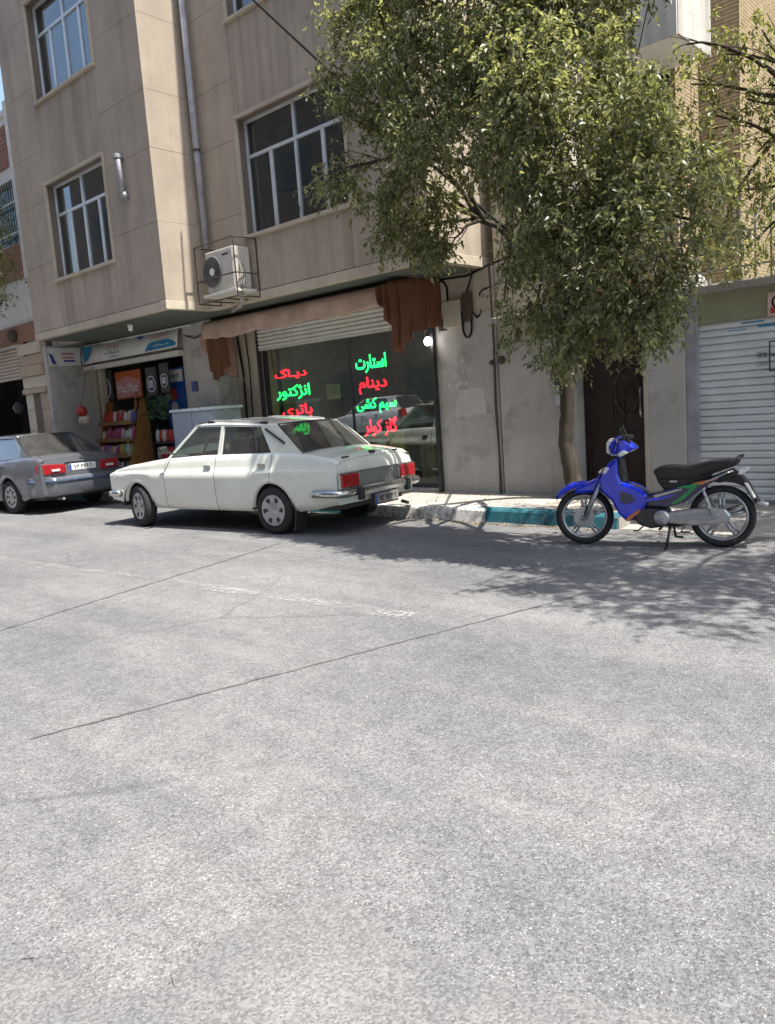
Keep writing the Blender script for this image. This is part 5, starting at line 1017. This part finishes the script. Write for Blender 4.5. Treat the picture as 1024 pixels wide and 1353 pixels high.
for i in range(15):
    a = lerp(R_(38), R_(150), i / 14); w = .055 * math.sin(math.pi * (.12 + .8 * i / 14)) ** .5
    fr_.append([(WB + .315 * math.cos(a) * 1.04, w * u, .272 + .315 * math.sin(a) + .03 * (1 - u * u) - (.03 if abs(u) == 1 else 0)) for u in (-1, -.6, 0, .6, 1)])
ff = B(TF(MB().grid(fr_)), 'front_fender', 'blue', smooth=True, solid=.006)
B(TF(MB().prism([(WB + .10, .49), (WB + .06, .56), (WB - .14, .645), (WB - .19, .60), (WB - .16, .50), (WB - .05, .50)], -.062, .062)), 'fender_crown', 'blue', ff, bevel=.03)
# leg shield: left and right halves curve back from a centre nose
for s in (1, -1):
    o = B(MB().prism([(.97, .76), (.87, .85), (.87, .68), (.84, .605), (.70, .555), (.62, .49), (.61, .41), (.72, .30), (.80, .225), (.88, .30), (.95, .44), (1.03, .51), (1.075, .65), (1.03, .72)], s * .055, s * .115), 'leg_shield', 'blue', bevel=.028)
    for f in o.data.polygons: pass
    B(MB().prism([(.99, .68), (1.06, .70), (1.00, .755), (.95, .74)], s * .10, s * .128), 'indicator', 'lampglass', o, bevel=.012)
    B(MB().prism([(.86, .53), (.75, .49), (.72, .44), (.80, .40), (.86, .43)], s * .112, s * .120), 'shield_inset', 'bluedark', o, bevel=.01)
    B(MB().prism([(.80, .24), (.68, .335), (.69, .36), (.81, .275)], s * .114, s * .119), 'decal', 'orange', o)
B(MB().prism([(1.06, .66), (.97, .79), (.88, .84), (.88, .60), (.95, .52), (1.02, .52)], -.06, .06), 'nose_cover', 'blue', bevel=.02)
B(MB().prism([(.88, .82), (.88, .62), (.84, .60), (.82, .60), (.85, .82)], -.10, .10), 'inner_shield', 'black', bevel=.01)
# head cowl, lamp, bars
hc = B(TF(MB().prism([(.99, .93), (.93, 1.01), (.88, 1.035), (.80, .99), (.70, .905), (.80, .87), (.90, .845), (.97, .86)], -.10, .10)), 'head_cowl', 'blue', bevel=.04)
B(TF(MB().lathe([(0, .05), (.05, .045), (.078, .02), (.085, -.01), (.08, -.04)], (.955, 0, .925), 'x', 22)), 'headlight', 'lampglass', hc, smooth=True); B(TF(MB().box(.80, .89, -.05, .05, 1.0, 1.035)), 'instrument', 'black', hc, bevel=.01)
for s in (1, -1):
    B(TF(MB().prism([(.93, .855), (.88, .835), (.80, .87), (.84, .90)], s * .085, s * .125)), 'indicator', 'lampglass', hc, bevel=.012)
    B(TF(MB().tube([(.87, s * .06, 1.0), (.84, s * .20, 1.01), (.80, s * .30, 1.0), (.78, s * .345, .99)], [.012, .012, .017, .017], 8)), 'grip', 'black', hc, smooth=True)
    B(TF(MB().tube([(.875, s * .16, 1.01), (.90, s * .22, 1.005), (.88, s * .34, .99)], .007, 6)), 'lever', 'zinc', hc, smooth=True); B(TF(MB().tube([(.83, s * .21, 1.02), (.85, s * .22, 1.07)], .007, 6).lathe([(0, -.012), (.02, -.01), (.024, .0), (.02, .01), (0, .012)], (.86, s * .22, 1.085), 'x', 10)), 'mirror_stub', 'black', hc)
# frame tunnel, side covers with decals
B(MB().prism([(.84, .60), (.70, .555), (.62, .50), (.45, .52), (.40, .46), (.60, .40), (.78, .42)], -.07, .07), 'tunnel', 'bluedark', bevel=.02)
for s in (1, -1):
    sc_ = B(MB().prism([(.64, .47), (.45, .535), (.27, .58), (.12, .62), (-.02, .665), (-.04, .64), (.10, .575), (.20, .50), (.30, .42), (.45, .37), (.62, .385)], s * .075, s * .125), 'side_cover', 'bluedark', bevel=.02)
    y0, y1 = s * .124, s * .128
    B(MB().prism([(.66, .45), (.46, .475), (.34, .505), (.46, .455), (.66, .42)], y0, y1), 'decal', 'blue', sc_); B(MB().prism([(.56, .485), (.33, .545), (.31, .535), (.55, .465)], y0, s * .129), 'decal', 'alloy', sc_)
    B(MB().prism([(.36, .555), (.22, .585), (.17, .59), (.30, .45), (.38, .405), (.41, .41), (.32, .475), (.24, .545)], y0, s * .1295), 'decal', 'green', sc_); B(MB().prism([(.23, .59), (.04, .632), (.0, .655), (.02, .625), (.16, .575)], y0, s * .129), 'decal', 'orange', sc_)
st = B(MB().prism([(.57, .70), (.53, .735), (.45, .745), (.30, .735), (.20, .75), (.10, .775), (-.08, .785), (-.16, .77), (-.13, .735), (.0, .69), (.20, .635), (.40, .61), (.53, .63)], -.115, .115), 'seat', 'vinyl', bevel=.045)
B(MB().prism([(.55, .66), (.53, .60), (.47, .52), (.30, .55), (.10, .63), (.05, .67), (.30, .66)], -.10, .10), 'under_seat_panel', 'vinyl', bevel=.02); B(MB().box(.36, .42, .108, .114, .60, .615), 'seat_badge', 'alloy', st)
for s in (1, -1): B(MB().tube([(.12, s * .12, .66), (-.04, s * .125, .72), (-.14, s * .12, .80), (-.17, s * .06, .81), (-.17, 0, .81)], .011, 8), 'grab_rail', 'black', smooth=True); B(MB().tube([(.12, s * .128, .60), (-.06, s * .128, .68), (-.1, s * .1, .69)], .008, 6), 'tail_trim', 'alloy')
B(MB().prism([(.10, .60), (-.10, .70), (-.16, .69), (-.13, .64), (0, .58)], -.08, .08), 'tail_cover', 'black', bevel=.02)
tl = B(MB().prism([(-.10, .70), (-.24, .715), (-.17, .645), (-.10, .65)], -.07, .07), 'tail_light', 'lampglass', bevel=.018)
rf = B(MB().prism([(.06, .60), (-.10, .655), (-.16, .65), (-.22, .58), (-.315, .40), (-.27, .40), (-.18, .55), (-.10, .58)], -.06, .06), 'rear_fender', 'black', bevel=.012)
B(MB().prism([(-.185, .585), (-.215, .575), (-.275, .455), (-.26, .445)], -.10, .10), 'licence_plate', 'plate', rf, bevel=.004); B(MB().prism([(-.29, .42), (-.37, .385), (-.365, .37), (-.28, .40)], -.07, .07), 'fender_tip', 'zinc', rf)
# engine, chain case, exhaust, shocks, stand, pegs
en = B(MB().prism([(.76, .31), (.70, .36), (.58, .37), (.45, .35), (.42, .25), (.48, .19), (.60, .17), (.72, .21)], -.095, .095), 'engine', 'engine', bevel=.025)
for k in range(6): B(MB().box(.70 + k * .018, .708 + k * .018, -.06, .06, .24, .34), 'cooling_fin', 'engine', en)
B(MB().lathe([(0, .12), (.05, .12), (.07, .11), (.075, .09)], (.50, 0, .275), 'y', 20), 'magneto_cover', 'alloy', en, smooth=True)
ccs = B(MB().prism([(.47, .325), (.30, .355), (.10, .375), (-.04, .355), (-.085, .30), (-.06, .245), (.02, .215), (.25, .205), (.44, .225)], .065, .11), 'chain_case', 'alloy', bevel=.018); B(MB().prism([(.40, .30), (.05, .325), (.0, .29), (.05, .26), (.40, .255)], .108, .114), 'case_rib', 'hub', ccs, bevel=.006)
B(MB().tube([(.62, -.10, .19), (.40, -.13, .17), (.1, -.15, .25), (-.22, -.16, .34)], [.016, .018, .04, .045], 10), 'exhaust', 'darksteel', smooth=True)
for s in (1, -1):
    sk = B(MB().tube([(.14, s * .12, .53), (.07, s * .12, .31)], .013, 8), 'shock_absorber', 'zinc', smooth=True); B(MB().tube([(.13 - .0032 * i + .012 * math.cos(i * 1.2), s * .12 + .022 * math.sin(i * 1.2), .50 - .011 * i) for i in range(14)], .007, 5), 'spring', 'alloy', sk, smooth=True)
    B(MB().tube([(.50, s * .10, .19), (.50, s * .21, .19)], .013, 8), 'foot_peg', 'black'); B(MB().tube([(.06, s * .03, .278), (.20, s * .06, .27), (.42, s * .06, .27)], .018, 8), 'swing_arm', 'engine')
B(MB().tube([(.66, .10, .20), (.70, .15, .165), (.74, .16, .165)], .008, 6).tube([(.30, .12, .20), (.33, .15, .16), (.25, .15, .155)], .008, 6), 'pedal', 'darksteel', smooth=True)
B(MB().tube([(.43, .08, .20), (.44, .14, .10), (.455, .17, .008)], [.014, .012, .012], 8).tube([(.455, .15, .008), (.455, .21, .008)], .012, 6), 'side_stand', 'black', smooth=True)
B(MB().tube([(.43, -.08, .2), (.42, -.15, .06), (.36, -.17, .05)], .012, 6), 'centre_stand', 'black')

for k, (a, b_, m_) in enumerate((((.86, .17, 1.0), (WB - .02, .09, .30), (1.0, .16, .75)), ((.86, -.17, 1.0), (.75, -.06, .5), (.95, -.12, .8)), ((.85, .10, 1.01), (.78, .06, .62), (.93, .13, .85)))):
    B(MB().tube([Vector(a).lerp(Vector(m_), t).lerp(Vector(m_).lerp(Vector(b_), t), t) for t in [i / 12 for i in range(13)]], .0055, 6), 'control_cable', 'cable', smooth=True)
for k in range(7): B(MB().lathe([(0, .006), (.007, .005), (.008, 0)], (lerp(.42, -.03, k / 6), .112, .33 if k % 2 else .235), 'y', 8), 'bolt', 'zinc', ccs)
# ================================================================== TREES
def leaf_cloud(blobs, n_leaf, size, seed, droop=.5):
    """leaves set along short twigs inside ellipsoid clumps; each leaf is a folded, tapered blade of four triangles"""
    q = random.Random(seed); V = []; F = []; T = MB(); tot = sum(b[2] * b[2] * b[3] for b in blobs)
    for c, rad, r2, dens in [(b[0], b[1], b[2], b[3]) for b in blobs]:
        ntw = max(3, int(n_leaf * r2 * r2 * dens / tot / 9))
        subs = []
        for _ in range(9): e = Vector((q.gauss(0, 1), q.gauss(0, 1), q.gauss(0, 1))).normalized() * (q.random() ** .4); subs.append(e)
        for _ in range(ntw):
            d = q.choice(subs) * .86 + Vector((q.gauss(0, .2), q.gauss(0, .2), q.gauss(-.04, .24)))
            p = c + Vector((d.x * rad[0], d.y * rad[1], d.z * rad[2]))
            t = (d * .7 + Vector((q.gauss(0, .5), q.gauss(0, .5), q.gauss(-droop, .45)))).normalized(); ln = q.uniform(.10, .26); k = q.randint(6, 12)
            for i in range(k):
                s = (i + .5) / k; base = p + t * (ln * s) + Vector((0, 0, -.05 * s * s))
                out = (t * .5 + Vector((q.gauss(0, .8), q.gauss(0, .8), q.gauss(-.35, .6)))).normalized(); l = size * q.uniform(.65, 1.25); w = l * q.uniform(.2, .29)
                up = Vector((q.gauss(0, .5), q.gauss(0, .5), 1)); sd_ = out.cross(up).normalized() * w; nm = sd_.cross(out).normalized() * (w * .35); o = len(V)
                V += [base, base + out * (l * .45) + sd_ + nm, base + out * (l * .5) - nm * .3, base + out * (l * .45) - sd_ + nm, base + out * l - Vector((0, 0, l * .12))]
                F += [(o, o + 2, o + 1), (o, o + 3, o + 2), (o + 1, o + 2, o + 4), (o + 2, o + 3, o + 4)]
    return V, F
def limb(mb, a, b, r0, r1, q, bend=.12, n=7):
    pts = []; L_ = (b - a).length; off = Vector((q.gauss(0, bend), q.gauss(0, bend), abs(q.gauss(0, bend)))) * L_
    for i in range(n + 1):
        t = i / n; pts.append(a.lerp(b, t) + off * (4 * t * (1 - t)) * .5 + Vector((q.gauss(0, .012), q.gauss(0, .012), 0)))
    mb.tube(pts, [lerp(r0, r1, i / n) for i in range(n + 1)], 8); return pts
def make_tree(name, label, base, trunk_pts, radii, blobs, n_leaf, size, mat, seed, group=None, cat='tree', droop=.5):
    q = random.Random(seed); root = thing(name, label, cat, tuple(base), 0, group); mb = MB()
    tp, tr_ = [], []
    for i in range(len(trunk_pts) - 1):
        for j in range(7):
            t = j / 7; w = radii[i] * .04; tp.append(trunk_pts[i].lerp(trunk_pts[i + 1], t) + Vector((q.gauss(0, w), q.gauss(0, w), 0))); tr_.append(lerp(radii[i], radii[i + 1], t) * q.uniform(.965, 1.045))
    tp.append(trunk_pts[-1]); tr_.append(radii[-1]); mb.tube(tp, tr_, 14); top_ = trunk_pts[-1]
    mb.build('trunk', 'bark', root, smooth=True)
    br = MB(); hubs = []
    for k in range(7):
        grp = sorted(blobs, key=lambda b: b[0].x)[k * len(blobs) // 7:(k + 1) * len(blobs) // 7]
        if not grp: continue
        m = sum((b[0] for b in grp), Vector()) / len(grp); st_ = trunk_pts[-1 - (k % 2)] if len(trunk_pts) > 2 else top_
        h = st_.lerp(m, .55); limb(br, st_, h, radii[-1] * .75, .03, q); hubs.append(h)
        for b in grp:
            e = b[0]; pts = limb(br, h, e, .026, .008, q, .1)
            for _ in range(3):
                d = Vector((q.gauss(0, 1), q.gauss(0, 1), q.gauss(0, .8))).normalized(); limb(br, pts[q.randint(3, 6)], e + Vector((d.x * b[1][0], d.y * b[1][1], d.z * b[1][2])) * .8, .007, .003, q, .08, 4)
    br.build('branches', 'bark', root, smooth=True)
    V, F = leaf_cloud(blobs, n_leaf, size, seed, droop); W = Wm(root).inverted()
    me = bpy.data.meshes.new('crown'); me.from_pydata([tuple(W @ v) for v in V], [], F); o = bpy.data.objects.new('crown', me); COL.objects.link(o); o.parent = root; me.materials.append(MAT[mat]); o['kind'] = 'stuff'
    return root
def blob(px, py, Y, r, dens=1., dy=None):
    """clump centred on a sight line at depth Y; r in photo pixels turned to metres at that distance"""
    c = atY(px, py, Y); k = (c - CAM).length / FPX * r; return (c, (k, dy or max(.28, k * .6), k * .9), k, dens)
tb = [blob(*b) for b in [
    (478, 30, 6.7, 50), (440, 95, 6.6, 34, .8), (520, 62, 6.4, 55), (585, 20, 6.5, 68), (655, 20, 6.3, 72), (725, 25, 6.6, 70), (785, 5, 7, 50), (560, -70, 6.6, 80), (660, -90, 6.5, 90), (760, -80, 6.8, 80), (850, -70, 7.2, 60, .6),
    (500, 135, 6.6, 48, 1), (570, 115, 6.2, 66), (640, 105, 6.1, 74), (712, 105, 6.0, 80), (785, 90, 6.4, 62), (425, 125, 6.6, 14, .5), (460, 150, 6.7, 20, .6),
    (452, 222, 6.6, 30, .9), (428, 238, 6.6, 17, 1), (520, 215, 6.6, 44, 1), (575, 190, 6.6, 44, 1), (610, 215, 6.8, 26, .6), (662, 190, 6.2, 58), (735, 190, 5.9, 76), (806, 175, 6.1, 66), (862, 195, 6.5, 54), (915, 200, 7, 44, .8), (955, 210, 7.2, 28, .7), (840, 120, 6.8, 34, .6),
    (505, 285, 6.8, 36, 1.2), (552, 298, 6.9, 44, 1.2), (596, 322, 6.9, 30, 1.3), (590, 268, 7, 36, .9), (698, 270, 6.4, 58), (762, 270, 5.9, 70), (835, 265, 6.0, 70), (900, 270, 6.4, 50, .9), (945, 300, 6.8, 28, .8),
    (682, 350, 6.7, 40), (742, 350, 6.2, 64), (812, 350, 5.9, 68), (876, 345, 6.2, 44), (700, 418, 6.6, 38), (762, 420, 6.3, 54), (830, 408, 6.1, 52), (880, 395, 6.3, 32), (732, 465, 6.7, 26), (782, 455, 6.5, 32), (850, 445, 6.4, 28), (664, 395, 6.8, 16, .8)]]
base = Vector((-4.93, 8.72, .13))
make_tree('street_tree', 'large leafy street tree with drooping crown beside the iron door', base,
          [base + Vector((.14, 0, -.02)), base + Vector((.06, -.01, .22)), base + Vector((-.02, -.03, .7)), base + Vector((.03, -.03, 1.2)), base + Vector((.06, -.12, 1.9)), base + Vector((.12, -.4, 2.6)), base + Vector((.2, -.9, 3.4))], [.17, .115, .09, .088, .08, .078, .07], tb, 86000, .058, 'leaf', 5)
# second street tree, trunk beyond the driveway; its branches reach into view above the railing
sb = [(Vector(c), (r, r, r * .85), r, d) for c, r, d in [((-1.2, 6.2, 5.2), .8, .45), ((-.4, 5.8, 5.6), .9, .4), ((.6, 6.2, 5.4), .9, .5), ((-.2, 6.9, 6.4), .9, .4), ((.9, 7.0, 6.2), .8, .5), ((-1.0, 5.4, 4.7), .55, .4), ((.3, 5.3, 4.9), .7, .4), ((-.3, 8.5, 4.6), .8, .6), ((.6, 8.6, 5.2), .8, .6), ((-.6, 7.7, 4.4), .7, .5), ((1.3, 8.2, 5.6), .8, .5)]]
sb += [blob(*b) for b in [(915, 110, 8, 26, .3), (960, 70, 8, 34, .28), (1005, 40, 8, 30, .3), (940, 150, 8, 26, .3), (985, 130, 8, 36, .3), (1020, 110, 8, 30, .3), (1000, 200, 8.2, 34, .4), (960, 255, 8.6, 30, .4), (1015, 265, 8.4, 30, .4), (945, 320, 8.9, 26, .5), (985, 330, 8.9, 28, .5), (1020, 325, 8.9, 26, .5), (905, 60, 8, 20, .3)]]
base = Vector((-.75, 8.15, .08))
make_tree('street_tree', 'slender street tree whose thin branches reach over the railing above the garage', base, [base, base + Vector((0, 0, .8)), base + Vector((.04, -.05, 1.8)), base + Vector((-.05, -.1, 2.8)), base + Vector((-.1, -.2, 3.6))], [.12, .10, .09, .085, .07], sb, 46000, .057, 'leaf2', 9)
lbk = [blob(*b) for b in [(2, 335, 6.9, 16, .8), (8, 365, 6.9, 15, .9), (-12, 350, 6.9, 26, .9), (-40, 330, 6.9, 40, .9), (4, 392, 6.9, 12, .8), (-30, 290, 6.9, 36, .9), (-60, 260, 6.9, 40, .9), (-30, 400, 6.9, 26, .8)]]
base = Vector((-19.3, 7.15, 0)); make_tree('street_tree', 'small pale-leaved street tree in front of the barred window', base, [base, base + Vector((.05, 0, 1.2)), base + Vector((.1, -.05, 2.6)), base + Vector((.3, -.1, 3.6))], [.09, .075, .065, .05], lbk, 5200, .075, 'leaf2', 13)

# small litter: dry leaves along the kerb, pebbles on the road
q = random.Random(21); V = []; F = []
for k in range(700):
    if q.random() < .6: p = Vector((q.uniform(-9, -3.8), YK - abs(q.gauss(0, .12)) - .01, .006))
    else: p = Vector((q.uniform(-9, -4), q.uniform(7.85, 8.9), .156))
    a = q.uniform(0, 6.3); l = q.uniform(.015, .035); u = Vector((math.cos(a), math.sin(a), q.uniform(-.1, .3))) * l; w = Vector((-math.sin(a), math.cos(a), q.uniform(-.2, .3))) * l * .45; o = len(V)
    V += [p - u, p + w, p + u, p - w]; F += [(o, o + 1, o + 2, o + 3)]
me = bpy.data.meshes.new('leaf_litter'); me.from_pydata(V, [], F); lo = bpy.data.objects.new('leaf_litter', me); COL.objects.link(lo); me.materials.append(M('dry_leaf', (.22, .17, .09), .8, var=.4, scale=30)); tag(lo, 'dry fallen leaves scattered along kerb and pavement', 'leaves', kind='stuff')
V = []; F = []
for k in range(2600):
    d = q.uniform(1.2, 7.5); an = YAW + q.uniform(-.5, .5); p = Vector((math.sin(an) * d, math.cos(an) * d, .0)); r = q.uniform(.002, .006) * (1.6 if q.random() < .06 else 1)
    if p.y > YK - .05: continue
    o = len(V); V += [p + Vector((q.uniform(.6, 1) * r * math.cos(i * 1.57), q.uniform(.6, 1) * r * math.sin(i * 1.57), r * .25)) for i in range(4)] + [p + Vector((0, 0, r * q.uniform(.7, 1.1))), ]
    F += [(o + i, o + (i + 1) % 4, o + 4) for i in range(4)]
me = bpy.data.meshes.new('road_grit'); me.from_pydata(V, [], F); lo = bpy.data.objects.new('road_grit', me); COL.objects.link(lo); me.materials.append(M('grit', (.30, .29, .27), .9, var=.35, scale=40)); tag(lo, 'loose grit lying on the asphalt', 'grit', kind='stuff')

# ================================================================== ACROSS THE STREET (shows in the window glass)
ob = thing('apartment_building', 'plain dark brick apartment block across the street, mirrored in the windows', 'building', (-12, -6.6, 0))
DB = M('dark_brick_wall', (.13, .10, .085), .9, var=.25, scale=2)
MB().box(-40, 8, -16, -6.6, 0, 15).build('wall', DB, ob); MB().box(-40.2, 8.2, -16, -6.4, 15, 15.3).build('cornice', 'concrete', ob)
for i in range(11):
    for z in (1.0, 4.2, 7.3, 10.4): MB().box(-38 + i * 4.2, -36.2 + i * 4.2, -6.6, -6.57, z, z + 1.5).build('window', 'trim', ob)
